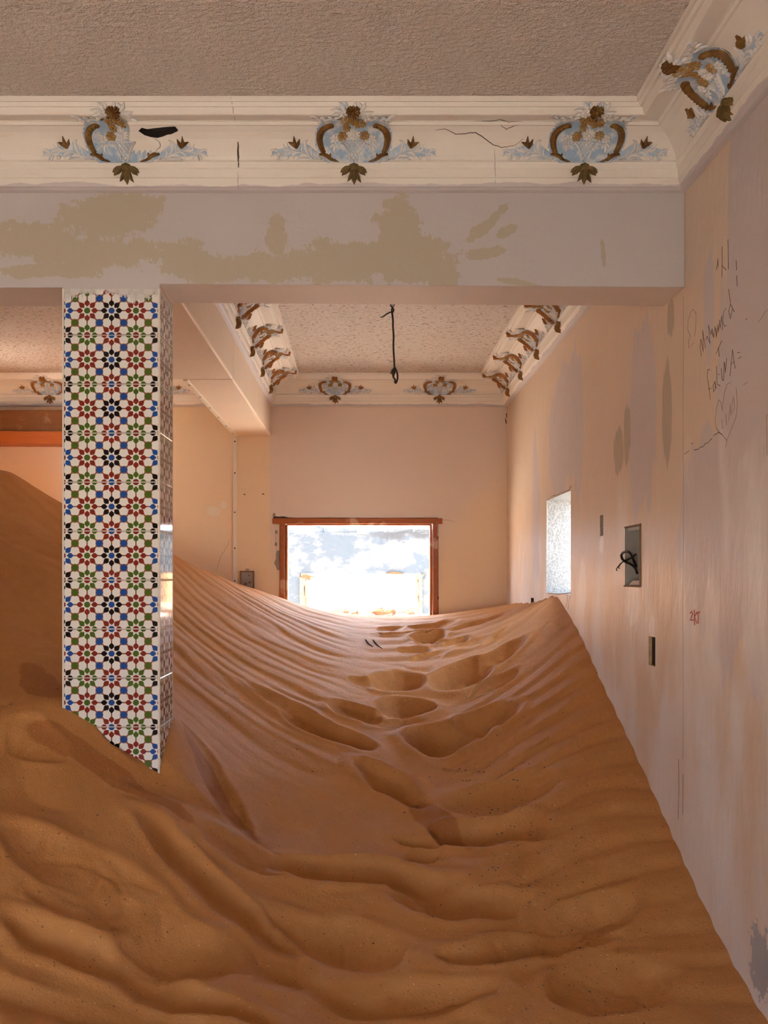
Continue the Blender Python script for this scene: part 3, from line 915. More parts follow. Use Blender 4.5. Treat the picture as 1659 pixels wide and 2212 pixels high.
cp = []
for px, py, d in [
    (1095, 1312, 8.6), (1150, 1303, 7.34), (1203, 1290, 6.406), (1228, 1328, 6.04), (1250, 1365, 5.757), (1300, 1475, 5.197), (1345, 1570, 4.779), (1390, 1668, 4.42), (1450, 1800, 4.023), (1530, 1975, 3.59), (1659, 2208, 3.06),
    (620, 1300, 8.6), (700, 1318, 8.5), (780, 1329, 8.45), (860, 1333, 8.45), (940, 1330, 8.45), (1000, 1323, 8.3), (1050, 1316, 8.3),
    (786, 1350, 7.8), (786, 1400, 7.0), (786, 1450, 6.4), (786, 1550, 5.5), (786, 1650, 4.85), (786, 1800, 4.2), (786, 1950, 3.7), (786, 2100, 3.3), (786, 2212, 3.05),
    (1000, 1350, 7.5), (1000, 1400, 6.7), (1000, 1500, 5.9), (1000, 1600, 5.2), (1000, 1700, 4.7), (1000, 1850, 4.1), (1000, 2000, 3.6), (1000, 2212, 3.06),
    (1080, 1330, 7.4), (1130, 1322, 6.9), (1150, 1345, 6.4), (1180, 1420, 5.8), (1200, 1500, 5.3), (1200, 1600, 4.85), (1250, 1700, 4.4), (1250, 1850, 3.95), (1300, 2000, 3.6), (1300, 2150, 3.2),
    (372, 1200, 7.6), (450, 1236, 7.9), (520, 1264, 8.3), (560, 1282, 8.6), (600, 1310, 7.9), (450, 1300, 6.9), (450, 1400, 5.9), (450, 1500, 5.15), (450, 1600, 4.55), (450, 1700, 4.12), (450, 1850, 3.6), (450, 2000, 3.25), (450, 2212, 2.75),
    (600, 1350, 7.1), (600, 1400, 6.5), (600, 1500, 5.6), (600, 1600, 5.0), (600, 1800, 4.15), (600, 2000, 3.5),
    (134, 1540, 3.85), (240, 1605, 3.85), (345, 1665, 3.85), (374, 1556, 4.12), (300, 1500, 4.3),
    (0, 1015, 7.0), (65, 1046, 7.0), (130, 1085, 7.05), (0, 1100, 6.4), (0, 1250, 5.3), (130, 1200, 5.9), (130, 1250, 5.45), (130, 1400, 4.6), (0, 1400, 4.5), (0, 1500, 4.05), (0, 1700, 3.45), (0, 1850, 3.1), (0, 2000, 2.85), (0, 2212, 2.5),
    (250, 1135, 7.2), (310, 1168, 7.4), (250, 1250, 6.1), (240, 1900, 3.2), (240, 2050, 2.95), (240, 2212, 2.65)]:
    q = P(px, py, d); cp.append((q.x, q.y, q.z - H))
cp += [(-3.2, 7.9, .25), (-2.6, 8.1, .06), (-2.0, 8.2, -.02), (-1.5, 8.4, -.02), (-3.2, 8.6, -.1), (-2.3, 8.6, -.15), (-4.0, 7.0, .72), (-4.0, 5.5, .30), (-4.0, 4, -.25), (-4, 2.5, -.9), (-4, 8.0, .2), (-4, 8.6, -.1),
       (-2.5, 1.2, -1.45), (0, 1.0, -1.55), (1.316, 1.6, -1.52), (-1.2, 1.6, -1.40), (.4, 2.2, -1.50), (1.316, .6, -1.56), (-4, .6, -1.5), (-2, 2.2, -1.2), (-.5, 8.75, -.32), (.4, 8.75, -.36)]
base = tps(cp, 2e-4)

DX = 0.0115
gx = np.arange(XL, XR + DX * .6, DX); gx[-1] = XR + .003
def ys():
    out, y = [], 0.9
    while y < D2 + .02:
        out.append(y); y += 0.0095 + 0.0008 * max(0, y - 2)
    return np.array(out + [D2 + .02])
gy = ys()
GX, GY = np.meshgrid(gx, gy)
Zb = base(GX, GY)

def fnoise(X, Y, sc, seed=0, oct=4, rough=.5):
    """cheap lattice value noise"""
    out = np.zeros_like(X); amp, tot = 1.0, 0.0
    r0 = np.random.default_rng(100 + seed)
    for o in range(oct):
        T = r0.random((64, 64)); u, v = X * sc, Y * sc
        i, j = np.floor(u).astype(int), np.floor(v).astype(int); a, b = u - i, v - j
        a, b = a * a * (3 - 2 * a), b * b * (3 - 2 * b)
        g_ = lambda m, n: T[m % 64, n % 64]
        out += amp * ((g_(i, j) * (1 - a) + g_(i + 1, j) * a) * (1 - b) + (g_(i, j + 1) * (1 - a) + g_(i + 1, j + 1) * a) * b)
        tot += amp; amp *= rough; sc *= 2.03
    return out / tot - .5


PXg, PYg = VX + GX / GY * F, VY - Zb / GY * F
def locate(px, py):
    d = (PXg - px) ** 2 + (PYg - py) ** 2 + (GY * .3)
    k = np.unravel_index(np.argmin(d), d.shape)
    return GX[k], GY[k]


wx = fnoise(GX, GY, 2.6, 1, 3) * .14 + fnoise(GX, GY, 9, 41, 3) * .035
wy = fnoise(GX, GY, 2.6, 2, 3) * .14 + fnoise(GX, GY, 9, 42, 3) * .035
dent = np.zeros_like(Zb); rim = np.zeros_like(Zb)
def bowl(x, y, rx, ry, rot, dep, pw=.74, rm=.22, skew=0.25):
    global dent, rim
    c, s = math.cos(rot), math.sin(rot)
    sl = (abs(GX - x) < 2.6 * max(rx, ry)) & (abs(GY - y) < 2.6 * max(rx, ry))
    if not sl.any(): return
    dx, dy = GX[sl] + wx[sl] - x, GY[sl] + wy[sl] - y
    a, b = (dx * c + dy * s) / rx, (-dx * s + dy * c) / ry
    r = np.sqrt(a * a + b * b)
    d = dep * np.maximum(0, 1 - r ** 2) ** pw * (1 + skew * b)
    dent[sl] = np.maximum(dent[sl], d)
    rim[sl] = np.maximum(rim[sl], dep * rm * np.exp(-((r - 1.12) / .22) ** 2))


# named hollows: direction seen from the photographer, half sizes in metres, turn, depth
for px, py, rx, ry, rot, dep, sk in [
    # footmarks climbing to the window
    (1050, 1342, .26, .14, 0, .05, .3), (940, 1350, .20, .12, .1, .04, .3), (925, 1378, .17, .17, .2, .085, .4), (1060, 1432, .24, .13, .1, .07, .4), (860, 1475, .18, .20, .3, .085, .4), (990, 1468, .21, .22, 0, .135, .4),
    (770, 1535, .20, .12, -.5, .065, .4), (880, 1530, .20, .16, -.2, .095, .4), (1045, 1560, .20, .16, .2, .11, .4), (965, 1600, .25, .19, .1, .15, .4), (700, 1578, .31, .115, -.75, .085, .3), (600, 1520, .20, .08, -.6, .035, .2),
    (840, 1690, .27, .10, -.85, .075, .2), (1090, 1720, .26, .16, -.2, .05, .2), (1150, 1790, .12, .10, .3, .05, .2),
    # broad trampled floor
    (1060, 1800, .26, .12, -.15, .075, .2), (790, 1905, .40, .12, 0, .095, .2), (560, 1880, .22, .09, .5, .05, .2), (470, 1950, .34, .10, -.45, .065, .2), (1000, 1960, .30, .13, .15, .075, .2), (1270, 1990, .20, .12, .5, .055, .2),
    (1150, 2060, .36, .09, .25, .06, .2), (700, 2060, .30, .14, -.15, .045, .2), (370, 2085, .24, .14, .75, .085, .2), (560, 2110, .20, .15, .2, .055, .2), (300, 2150, .42, .09, -.10, .075, .2), (860, 2180, .34, .10, .2, .05, .2),
    (110, 1870, .24, .11, -.25, .045, .2), (470, 1700, .10, .36, .70, .035, 0), (250, 1990, .3, .12, .2, .035, .2), (1330, 2140, .24, .15, .5, .05, .2)]:
    x, y = locate(px, py)
    bowl(x, y, rx, ry, rot, dep, skew=sk)
# loose trampled sand: more, smaller steps on the way to the window and in the foreground
r1 = np.random.default_rng(5)
for k in range(46):
    if k < 30:
        y = r1.uniform(4.0, 8.3); x = .32 + .06 * (y - 4) + r1.normal(0, .24); s = r1.uniform(.09, .17); dp = r1.uniform(.014, .038)
    else:
        y = r1.uniform(2.4, 4.0); x = r1.uniform(-1.5, .85) + (y - 3.2) * .35; s = r1.uniform(.12, .30); dp = r1.uniform(.010, .028)
    bowl(x, y, s, s * r1.uniform(.35, .7), r1.uniform(-.7, .7), dp)
# a shallow scour along the column and its sliding tongues
Zs = Zb - dent + rim * .8
churn = np.clip(dent / .03, 0, 1)
# wind ripples
def ripple(ph, sharp=.0):
    s = np.sin(ph); return s + sharp * np.sin(2 * ph + .7)
nA = fnoise(GX, GY, 1.4, 3, 3); nB = fnoise(GX, GY, .8, 4, 3); nC = fnoise(GX, GY, 5, 5, 4)
def ss(a, b, x): t = np.clip((x - a) / (b - a), 0, 1); return t * t * (3 - 2 * t)
left = ss(.0, -.35, GX) * ss(4.3, 5.0, GY)
s1 = (GY + .55 * GX) + nA * .34 + nC * .05
amp = .0064 * left * (1 - .8 * churn) * np.clip(.55 + 1.6 * nB, .1, 1)
Zs += amp * ripple(2 * np.pi * s1 / .17, .3)
s1b = (GY + .42 * GX) + nB * .5
Zs += .007 * left * (1 - .6 * churn) * ripple(2 * np.pi * s1b / .52, .25)
right = ss(.42, .75, GX + .10 * nA) * ss(6.15, 5.6, GY)
s2 = GY + .22 * (GX - 1.0) ** 2 * 3 - .20 * GX + nA * .20 + nC * .02
Zs += .0062 * right * (1 - .7 * churn) * ripple(2 * np.pi * s2 / .175, .35)
mid = ss(6.2, 6.6, GY) * ss(-.2, .3, GX)
Zs += .006 * mid * (1 - .5 * churn) * ripple(2 * np.pi * (GY + .15 * GX + nA * .3) / .24, .3)
dl = ss(-1.25, -1.5, GX) * ss(4.0, 4.6, GY)
Zs += .004 * dl * ripple(2 * np.pi * (GX * .75 + GY * .55 + nB * .25) / .30, .3)
front = ss(4.3, 3.8, GY) * (1 - right)
Zs += front * (.030 * nA + .003 * nC) + .004 * nC * (1 - front)
# creases: billowed noise gives soft folds with sharp troughs
fold = np.abs(fnoise(GX + wx, GY + wy, 1.7, 9, 2)); Zs += front * (np.minimum(fold, .16) * .26)
fold2 = np.abs(fnoise(GX * .7 + GY * .3 + wx, GY - GX * .2 + wy, 4.5, 12, 2)); Zs += (1 - left) * (1 - right) * np.minimum(fold2, .12) * .03
crest = np.abs(fnoise(GX * 1.2 + wx * 1.5, GY + wy * 1.5, 5.5, 31, 3)); Zs -= churn * np.maximum(0, .07 - crest) * .16
Zs += churn * .016 * fnoise(GX + wx, GY + wy, 8, 43, 4)
# little heel of sand drifted up against the right wall
nyy, nxx = GX.shape
verts = np.c_[GX.ravel(), GY.ravel(), Zs.ravel() + H]
idx = np.arange(nyy * nxx).reshape(nyy, nxx)
quads = np.stack([idx[:-1, :-1], idx[:-1, 1:], idx[1:, 1:], idx[1:, :-1]], axis=-1).reshape(-1, 4)
me = bpy.data.meshes.new('sand_drift')
me.vertices.add(len(verts)); me.vertices.foreach_set('co', verts.ravel())
me.loops.add(quads.size); me.loops.foreach_set('vertex_index', quads.ravel())
me.polygons.add(len(quads)); me.polygons.foreach_set('loop_start', np.arange(0, quads.size, 4)); me.polygons.foreach_set('loop_total', np.full(len(quads), 4))
me.polygons.foreach_set('use_smooth', np.ones(len(quads), dtype=bool))
me.update(calc_edges=True); me.materials.append(M['sand'])
sand = bpy.data.objects.new('sand_drift', me); COL.objects.link(sand)
tag(sand, 'orange-brown wind-blown sand drift filling the rooms, trampled and rippled', 'sand', kind='stuff')


def sand_z(x, y):
    i = int(np.clip(np.searchsorted(gx, x), 0, nxx - 1)); j = int(np.clip(np.searchsorted(gy, y), 0, nyy - 1))
    return float(Zs[j, i]) + H


PXs, PYs = VX + GX / GY * F, VY - Zs / GY * F
def on_sand(px, py):
    d = (PXs - px) ** 2 + (PYs - py) ** 2 + GY * .3
    k = np.unravel_index(np.argmin(d), d.shape)
    return Vector((GX[k], GY[k], Zs[k] + H))


# ------------------------------------------------------------------ far window frame
def plank_y(x0, x1, z0, z1, y0, y1, name, mat, parent, jag=.002, n=9, vertical=True):
    """a worn timber with slightly uneven edges"""
    mb = MB(); r = lambda: random.uniform(-jag, jag)
    sec = []
    for i in range(n + 1):
        t = i / n
        if vertical:
            z = z0 + (z1 - z0) * t; sec.append([(x0 + r(), y0 + r(), z), (x1 + r(), y0 + r(), z), (x1 + r(), y1, z), (x0 + r(), y1, z)])
        else:
            x = x0 + (x1 - x0) * t; sec.append([(x, y0 + r(), z0 + r()), (x, y0 + r(), z1 + r()), (x, y1, z1 + r()), (x, y1, z0 + r())])
    vs = [v for s in sec for v in s]
    fs = [(i * 4 + k, i * 4 + (k + 1) % 4, i * 4 + 4 + (k + 1) % 4, i * 4 + 4 + k) for i in range(n) for k in range(4)] + [(0, 1, 2, 3), (n * 4 + 3, n * 4 + 2, n * 4 + 1, n * 4)]
    return bevel(mb.add(vs, fs).build(name, M[mat], parent), .003, 1)


w1 = struct(empty('window_1', (0, D2, H - .75)), 'far window opening with red-brown timber frame half buried in sand', 'window')
o0 = w1.location
def child(o, par):
    o.parent = par; o.matrix_parent_inverse = Matrix.Translation(par.location).inverted(); return o
PXX = lambda px: (px - VX) * D2 / F
PZZ = lambda py: H + (VY - py) * D2 / F
child(plank_y(PXX(605.5), PXX(615.5), H - .7, PZZ(1131), D2 - .022, D2 + .09, 'jamb', 'frame', None), w1)
child(plank_y(PXX(617.5), PXX(621.5), H - .7, PZZ(1133), D2 - .010, D2 + .10, 'jamb_stop', 'frame', None, .001), w1)
child(plank_y(PXX(935), PXX(945.5), H - .7, PZZ(1131), D2 - .022, D2 + .09, 'jamb', 'frame', None), w1)
child(plank_y(PXX(928.5), PXX(933.4), H - .7, PZZ(1133), D2 - .008, D2 + .10, 'jamb_stop', 'frame', None, .001), w1)
child(plank_y(PXX(589), PXX(955), PZZ(1131.5), PZZ(1119.8), D2 - .030, D2 + .09, 'frame_head', 'frame', None, .002, 24, False), w1)
child(plank_y(PXX(621), PXX(929), PZZ(1135), PZZ(1131), D2 - .010, D2 + .10, 'head_stop', 'frame', None, .001, 12, False), w1)
child(MB().box((PXX(615.7), D2 + .03, H - .7), (PXX(617.3), D2 + .06, PZZ(1133))).build('gap_daylight', M['white_chip'], None), w1)  # white strip standing in for daylight through the jamb gap
# dark strip standing in for the shade of a ragged gap above the head, broken mortar along the jamb
gap = [(590, 1118), (592, 1116), (597, 1115.5), (604, 1116.2), (611, 1115.3), (617, 1116.2), (622, 1117.6), (640, 1118.4), (670, 1118.3), (710, 1118.0), (750, 1118.3), (790, 1118.6), (840, 1119.0), (880, 1119.0), (921, 1119.2)]
vs = [(PXX(x), D2 - .004, PZZ(y)) for x, y in gap] + [(PXX(x), D2 - .004, PZZ(1121)) for x, y in gap] + [(PXX(x), D2 + .004, PZZ(y)) for x, y in gap]
n = len(gap)
MB().add(vs, [(i, i + 1, n + i + 1, n + i) for i in range(n - 1)] + [(i, 2 * n + i, 2 * n + i + 1, i + 1) for i in range(n - 1)]).build('gap_shade', M['dark'], wf)


def blob_lump(pts, y, th, name, mat, parent, place):
    """a rough flat lump with a ragged outline"""
    cx, cy = sum(p[0] for p in pts) / len(pts), sum(p[1] for p in pts) / len(pts)
    mb = MB(); n = len(pts)
    vs = [place(cx, cy, th * 1.1)] + [place(cx + (x - cx) * .55, cy + (yy - cy) * .55, th * random.uniform(.7, 1.3)) for x, yy in pts] + [place(x, yy, 0) for x, yy in pts] + [place(x, yy, -.004) for x, yy in pts]
    fs = [(0, 1 + i, 1 + (i + 1) % n) for i in range(n)] + [(1 + i, 1 + n + i, 1 + n + (i + 1) % n, 1 + (i + 1) % n) for i in range(n)] + [(1 + n + i, 1 + 2 * n + i, 1 + 2 * n + (i + 1) % n, 1 + n + (i + 1) % n) for i in range(n)]
    return mb.add(vs, fs).build(name, M[mat], parent)


farp = lambda x, y, d: (PXX(x), D2 - d, PZZ(y))
for pts in ([(597, 1190), (605.5, 1189), (605.5, 1231), (599, 1232), (596, 1224), (592, 1216), (596, 1208), (596, 1200)],
            [(594, 1146), (598, 1145), (600, 1149), (598, 1154), (594, 1151)], [(594, 1173), (598, 1171), (599, 1178), (596, 1180), (593, 1177)],
            [(590, 1109), (594, 1108), (596, 1113), (593, 1118), (589, 1116)]):
    blob_lump(pts, D2, .006, 'mortar_patch', 'cement', wf, farp)
for pts in ([(945.5, 1158), (947.5, 1160), (947, 1164), (945.5, 1165)], [(945.5, 1287), (948, 1290), (947.5, 1294), (945.5, 1296)]):
    blob_lump(pts, D2, .004, 'mortar_patch', 'dark', wf, farp)
def far_crack(pts, r, mat='pencil_soft'): crack(pts, r, parent=wf, place=lambda x, y: Vector((PXX(x), D2, PZZ(y))), mat=mat)
far_crack([(497, 1165), (490, 1180), (478, 1200), (468, 1232)], .002)
far_crack([(594, 1150), (596, 1172), (598, 1190)], .002)
far_crack([(955, 1122), (975, 1124), (982, 1128)], .0015)
far_crack([(1094, 893), (1095, 903)], .008, 'dark'); far_crack([(1092, 905), (1093, 915)], .006, 'dark')
far_crack([(526, 1067), (530, 1068)], .006, 'dark'); far_crack([(567, 1067), (571, 1068)], .006, 'dark')

# ------------------------------------------------------------------ junction box on the far wall
jb = tag(empty('junction_box', (PXX(534.5), D2, PZZ(1251))), 'grey metal junction box on the far wall, half covered by sand', 'electrical box')
bx0, bx1, bz0, bz1 = PXX(519), PXX(549.5), PZZ(1276), PZZ(1233)
b_ = MB()
for a, b in (((bx0, bz0), (bx1, bz0 + .012)), ((bx0, bz1 - .012), (bx1, bz1)), ((bx0, bz0), (bx0 + .012, bz1)), ((bx1 - .012, bz0), (bx1, bz1))):
    b_.box((a[0], D2 - .022, a[1]), (b[0], D2 + .002, b[1]))
child(bevel(b_.build('rim', M['rust']), .003, 1), jb)
child(MB().box((bx0 + .011, D2 - .008, bz0 + .011), (bx1 - .011, D2 + .001, bz1 - .011)).build('back_plate', M['metal']), jb)
for x, y, r in ((538, 1243, .008), (531, 1262, .018), (540, 1258, .014)):
    child(MB().tube([(PXX(x), D2 - .018, PZZ(y)), (PXX(x), D2 - .006, PZZ(y))], r, 12).build('knockout', M['rust']), jb)
child(MB().box((PXX(531), D2 - .016, bz1 - .001), (PXX(538), D2, bz1 + .02)).build('conduit_stub', M['metal']), jb)

# ------------------------------------------------------------------ wooden lintel in the left-hand room
lt = tag(empty('wooden_lintel', (-3.1, 8.55, H + 1.21)), 'dark wooden lintel with an orange lower board on the far wall', 'lintel')
child(plank_y(XL + .01, -2.25, H + 1.325, H + 1.520, 8.47, D2 - .003, 'upper_board', 'lintel_dark', None, .003, 20, False), lt)
child(plank_y(XL + .01, -2.25, H + 1.212, H + 1.325, 8.44, D2 - .003, 'lower_board', 'lintel_orange', None, .002, 20, False), lt)

# ------------------------------------------------------------------ hanging cable
def smooth_path(pts, k=4):
    pts = [Vector(p) for p in pts]; out = []
    for i in range(len(pts) - 1):
        p0, p1, p2, p3 = pts[max(0, i - 1)], pts[i], pts[i + 1], pts[min(len(pts) - 1, i + 2)]
        for j in range(k):
            t = j / k
            out.append(.5 * ((2 * p1) + (p2 - p0) * t + (2 * p0 - 5 * p1 + 4 * p2 - p3) * t * t + (3 * p1 - p0 - 3 * p2 + p3) * t ** 3))
    out.append(pts[-1]); return out


HD = 6.0
hp = lambda x, y, dd=0.0: P(800 + x / 10.53, 640 + y / 10.53, HD + dd)
hc = tag(empty('hanging_cable', (hp(500, 0).x, HD, ZC)), 'frayed black electric cable hanging from the back room ceiling', 'cable')
topz = ZC - .002
mbh = MB().tube(smooth_path([hp(485, 330), hp(500, 420), hp(515, 560), hp(515, 700), hp(530, 900), hp(525, 1080), hp(530, 1250), hp(540, 1420), hp(548, 1610)]), .0062, 7)
child(mbh.build('cord', M['cable'], None, True), hc)
child(MB().tube(smooth_path([hp(500, 365), hp(530, 320), hp(520, 285), hp(495, 280), hp(487, 320), hp(500, 370)]), .0052, 6).build('knot', M['cable'], None, True), hc)
for sx in (450, 490, 545):
    p = hp(sx, 180); child(MB().tube(smooth_path([(p.x, p.y, topz), p, hp(500, 265), hp(505, 290)]), .0034, 6).build('strand', M['cable'], None, True), hc)
child(MB().tube(smooth_path([hp(490, 365), hp(450, 365), hp(380, 400), hp(285, 465), hp(215, 475)]), [.0045] * 12 + [.004, .003, .0025, .002, .0018], 6).build('loose_end', M['cable'], None, True), hc)
child(MB().tube(smooth_path([hp(545, 1610), hp(590, 1690), hp(618, 1800), hp(612, 1900), hp(580, 1970), hp(560, 1950), hp(560, 1890), hp(525, 1840), hp(512, 1740), hp(540, 1630)]), .0062, 7).build('loop', M['cable'], None, True), hc)
child(MB().tube(smooth_path([hp(535, 1640), hp(520, 1700), hp(530, 1770), hp(540, 1830)]), [.004, .007, .011, .013, .014, .014, .013, .012, .010, .007, .004, .003, .002], 7).build('tape_lump', M['cable'], None, True), hc)
child(MB().tube([hp(520, 1740), hp(470, 1745), hp(455, 1735)], [.009, .008, .006], 6).build('connector', M['rust'], None, True), hc)
crack([(835, 777), (838, 778), (843, 780), (850, 780), (857, 777)], .004, parent=ce, place=lambda x, y: Vector(((x - VX) * ((ZC - H) * F / (VY - y)) / F, (ZC - H) * F / (VY - y), ZC)), mat='pencil_soft')

# ------------------------------------------------------------------ recessed box with cables on the right wall
eb = tag(empty('recessed_box', (XR, (BOX[0] + BOX[1]) / 2, BOX[2])), 'open grey recessed electrical box in the side wall', 'electrical box')
r_ = MB()
y0, y1, z0, z1 = BOX
child(bevel(MB().box((XR - .004, y0 - .008, z0 - .004), (XR + .003, y0 + .014, z1 + .006)).build('rim_post', M['rust']), .002, 1), eb)
child(bevel(MB().box((XR - .006, y0, z0 - .006), (XR + .003, y1 + .006, z0 + .003)).build('rim_sill', M['rust']), .002, 1), eb)
child(bevel(MB().box((XR - .004, y0, z1 - .002), (XR + .003, y1 + .004, z1 + .005)).build('rim_head', M['rust']), .002, 1), eb)
def flap(pts, name):
    vs = [Vector(p) for p in pts]; n = len(vs)
    child(MB().add(vs + [v + Vector((.003, 0, .003)) for v in vs], [tuple(range(n)), tuple(range(2 * n - 1, n - 1, -1))] + [(i, n + i, n + (i + 1) % n, (i + 1) % n) for i in range(n)]).build(name, M['white_chip']), eb)
flap([(XR + .003, y0 + .012, z1 - .022), (XR + .003, y1 - .02, z1 - .018), (XR + .012, y1 - .004, z1 - .004), (XR + .012, y0 + .01, z1 - .004)], 'paint_flap')
flap([(XR + .001, y0 + .012, z0 + .005), (XR + .001, y1 - .06, z0 + .004), (XR + .014, y1 - .08, z0 + .022), (XR + .014, y0 + .01, z0 + .024)], 'paint_flap')
for yy, zz in ((y1 - .03, z0 + .075), (y1 - .05, z0 + .035)):
    child(MB().tube([(XR + .08, yy, zz), (XR + .086, yy, zz)], .006, 8).build('screw_hole', M['dark']), eb)

def wallp(px, py, out=0.0):
    """point over the right wall in that direction, standing 'out' in front of it"""
    x = XR - out; d = x * F / (px - VX)
    return Vector((x, d, H + (VY - py) * d / F))
C2 = lambda pts: [(1290 + x / 5.821, 1090 + y / 5.821, o) for x, y, o in pts]
kb = tag(empty('electric_cable', tuple(wallp(1360, 1215, -.04))), 'black cable looping out of the recessed wall box', 'cable')
child(MB().tube(smooth_path([wallp(*q) for q in C2([(505, 900, -.07), (490, 830, -.05), (455, 775, -.02), (410, 745, .0), (365, 725, .02), (320, 690, .035), (303, 640, .045), (325, 605, .045), (370, 592, .04), (410, 605, .03), (440, 660, .0), (470, 730, -.03), (500, 790, -.07)])], 5), .0062, 8).build('loop', M['cable'], None, True), kb)
kg = tag(empty('electric_wire', tuple(wallp(1350, 1210, 0))), 'thin green two-core wire with bare ends crossing the black cable', 'wire')
child(MB().tube(smooth_path([wallp(*q) for q in C2([(512, 605, -.075), (450, 655, -.03), (390, 690, .0), (340, 712, .02)])]), .0048, 6).build('sheath', M['green'], None, True), kg)
for dx, dy in ((0, 0), (28, -25)):
    child(MB().tube(smooth_path([wallp(*q) for q in C2([(345, 712, .02), (300 + dx * .4, 735 + dy * .2, .035), (265 + dx, 775 + dy, .045), (240 + dx, 815 + dy, .05), (250 + dx, 828 + dy, .05)])]), .0026, 6).build('bare_end', M['cable'], None, True), kg)

# pencil scrawl, red letters, hairlines (marks on the right wall)
def marks(name, strokes, org, sc, r, mat, jit=.6):
    mb = MB()
    for st in strokes:
        pts = [(org[0] + x / sc, org[1] + y / sc) for x, y in st]
        fine = []
        for (xa, ya), (xb, yb) in zip(pts, pts[1:]):
            n = max(1, int(math.hypot(xb - xa, yb - ya) / 7)); fine += [(xa + (xb - xa) * i / n, ya + (yb - ya) * i / n) for i in range(n)]
        fine.append(pts[-1])
        mb.tube([wallp(x, y, .0002) for x, y in fine], r, 4)
    return mb.build(name, M[mat], wr)


G = (1400, 500); gs = 4.425
marks('pencil_scrawl', [
    [(708, 145), (709, 300), (705, 438)], [(655, 368), (668, 265), (672, 340)], [(705, 325), (745, 368)], [(765, 75), (768, 360)], [(842, 278), (846, 370)], [(846, 420), (852, 525)],
    [(510, 1195), (497, 1100), (505, 1030), (528, 1150), (522, 945), (548, 1115)], [(548, 1040), (565, 1000), (580, 1040), (592, 1070)], [(592, 1070), (577, 895), (600, 985), (612, 930), (628, 1015), (605, 950)], [(628, 1015), (640, 905), (655, 1015), (648, 925)],
    [(655, 1000), (668, 890), (672, 965)], [(672, 960), (684, 845), (690, 930)], [(690, 925), (705, 805), (712, 940)], [(745, 735), (722, 770), (716, 860), (730, 910), (752, 895)],
    [(770, 550), (790, 700), (825, 768)], [(790, 690), (772, 760), (786, 835), (806, 740)],
    [(705, 1042), (648, 1172)], [(672, 1105), (680, 1195)],
    [(590, 1322), (572, 1318), (566, 1390), (584, 1500), (596, 1605)], [(575, 1510), (605, 1495)], [(640, 1430), (622, 1470), (626, 1535), (645, 1500), (640, 1430), (650, 1500)], [(655, 1285), (660, 1460), (690, 1475)], [(672, 1372), (685, 1362)], [(700, 1310), (708, 1420), (722, 1425)],
    [(722, 1425), (728, 1245), (740, 1340), (752, 1210), (738, 1350)], [(782, 1382), (808, 1130), (832, 1310)], [(795, 1270), (826, 1240)], [(852, 1162), (878, 1155)], [(862, 1215), (892, 1198)]],
    G, gs, .0011, 'pencil')
marks('pencil_scrawl', [
    [(405, 1000), (380, 940), (382, 850), (410, 765), (432, 745), (458, 785), (460, 860), (445, 1000)], [(405, 1000), (388, 1040), (388, 1112), (440, 1065)],
    [(710, 1720), (700, 1640), (678, 1608), (655, 1680), (643, 1790), (650, 1880), (690, 1930), (730, 1965), (752, 2000)], [(710, 1700), (725, 1560), (755, 1460), (790, 1442)], [(840, 1490), (855, 1640), (840, 1780), (790, 1900), (755, 1990), (742, 2060)],
    [(705, 1795), (710, 1885), (720, 1870)], [(745, 1745), (750, 1850)], [(770, 1810), (785, 1650), (790, 1740), (815, 1580), (828, 1680), (790, 1760)],
    [(1050, 870), (1090, 820), (1120, 765), (1146, 750)], [(1130, 1760), (1146, 1745)], [(1132, 1760), (1136, 2140)], [(910, 1468), (950, 1440)]],
    G, gs, .0009, 'pencil_soft')
marks('pencil_scrawl', [[(345, 2132), (372, 2110), (392, 2098)], [(440, 2090), (480, 2080), (500, 2062), (525, 2058), (545, 2030), (570, 2020), (585, 2005), (610, 1978)], [(622, 1955), (640, 1938), (660, 1935), (668, 1920), (690, 1930), (706, 1938)], [(415, 2025), (428, 2030)], [(936, 845), (944, 833)]],
      G, gs, .0013, 'pencil')
marks('red_letters', [[(1160, 965), (1172, 950), (1178, 965), (1162, 1005), (1182, 1008)], [(1188, 940), (1190, 1040)], [(1208, 955), (1190, 985), (1206, 1030)], [(1198, 962), (1224, 955)], [(1212, 958), (1214, 1030)]],
      (1100, 1000), 2.968, .0030, 'redpen')
marks('hairline_crack', [[(1476, 640), (1477, 760), (1475, 900), (1477, 1100), (1475, 1300), (1476, 1500), (1475, 1640)]], (0, 0), 1, .0006, 'pencil_soft')
marks('hairline_crack', [[(1466, 1640), (1467, 1700), (1465, 1770)], [(1476, 1672), (1475, 1760)], [(1232, 1288), (1229, 1300), (1227, 1318)], [(1225, 1285), (1226, 1300), (1222, 1312)]], (0, 0), 1, .0013, 'pencil_soft')
marks('chipped_edge', [[(1183, 1080), (1192, 1072), (1204, 1069), (1216, 1064), (1230, 1058), (1234, 1050)]], (0, 0), 1, .0035, 'cement')
marks('chipped_edge', [[(1181.5, 1084), (1181, 1160), (1182, 1190)], [(1183, 1281), (1205, 1283), (1233, 1281)]], (0, 0), 1, .0035, 'cement')

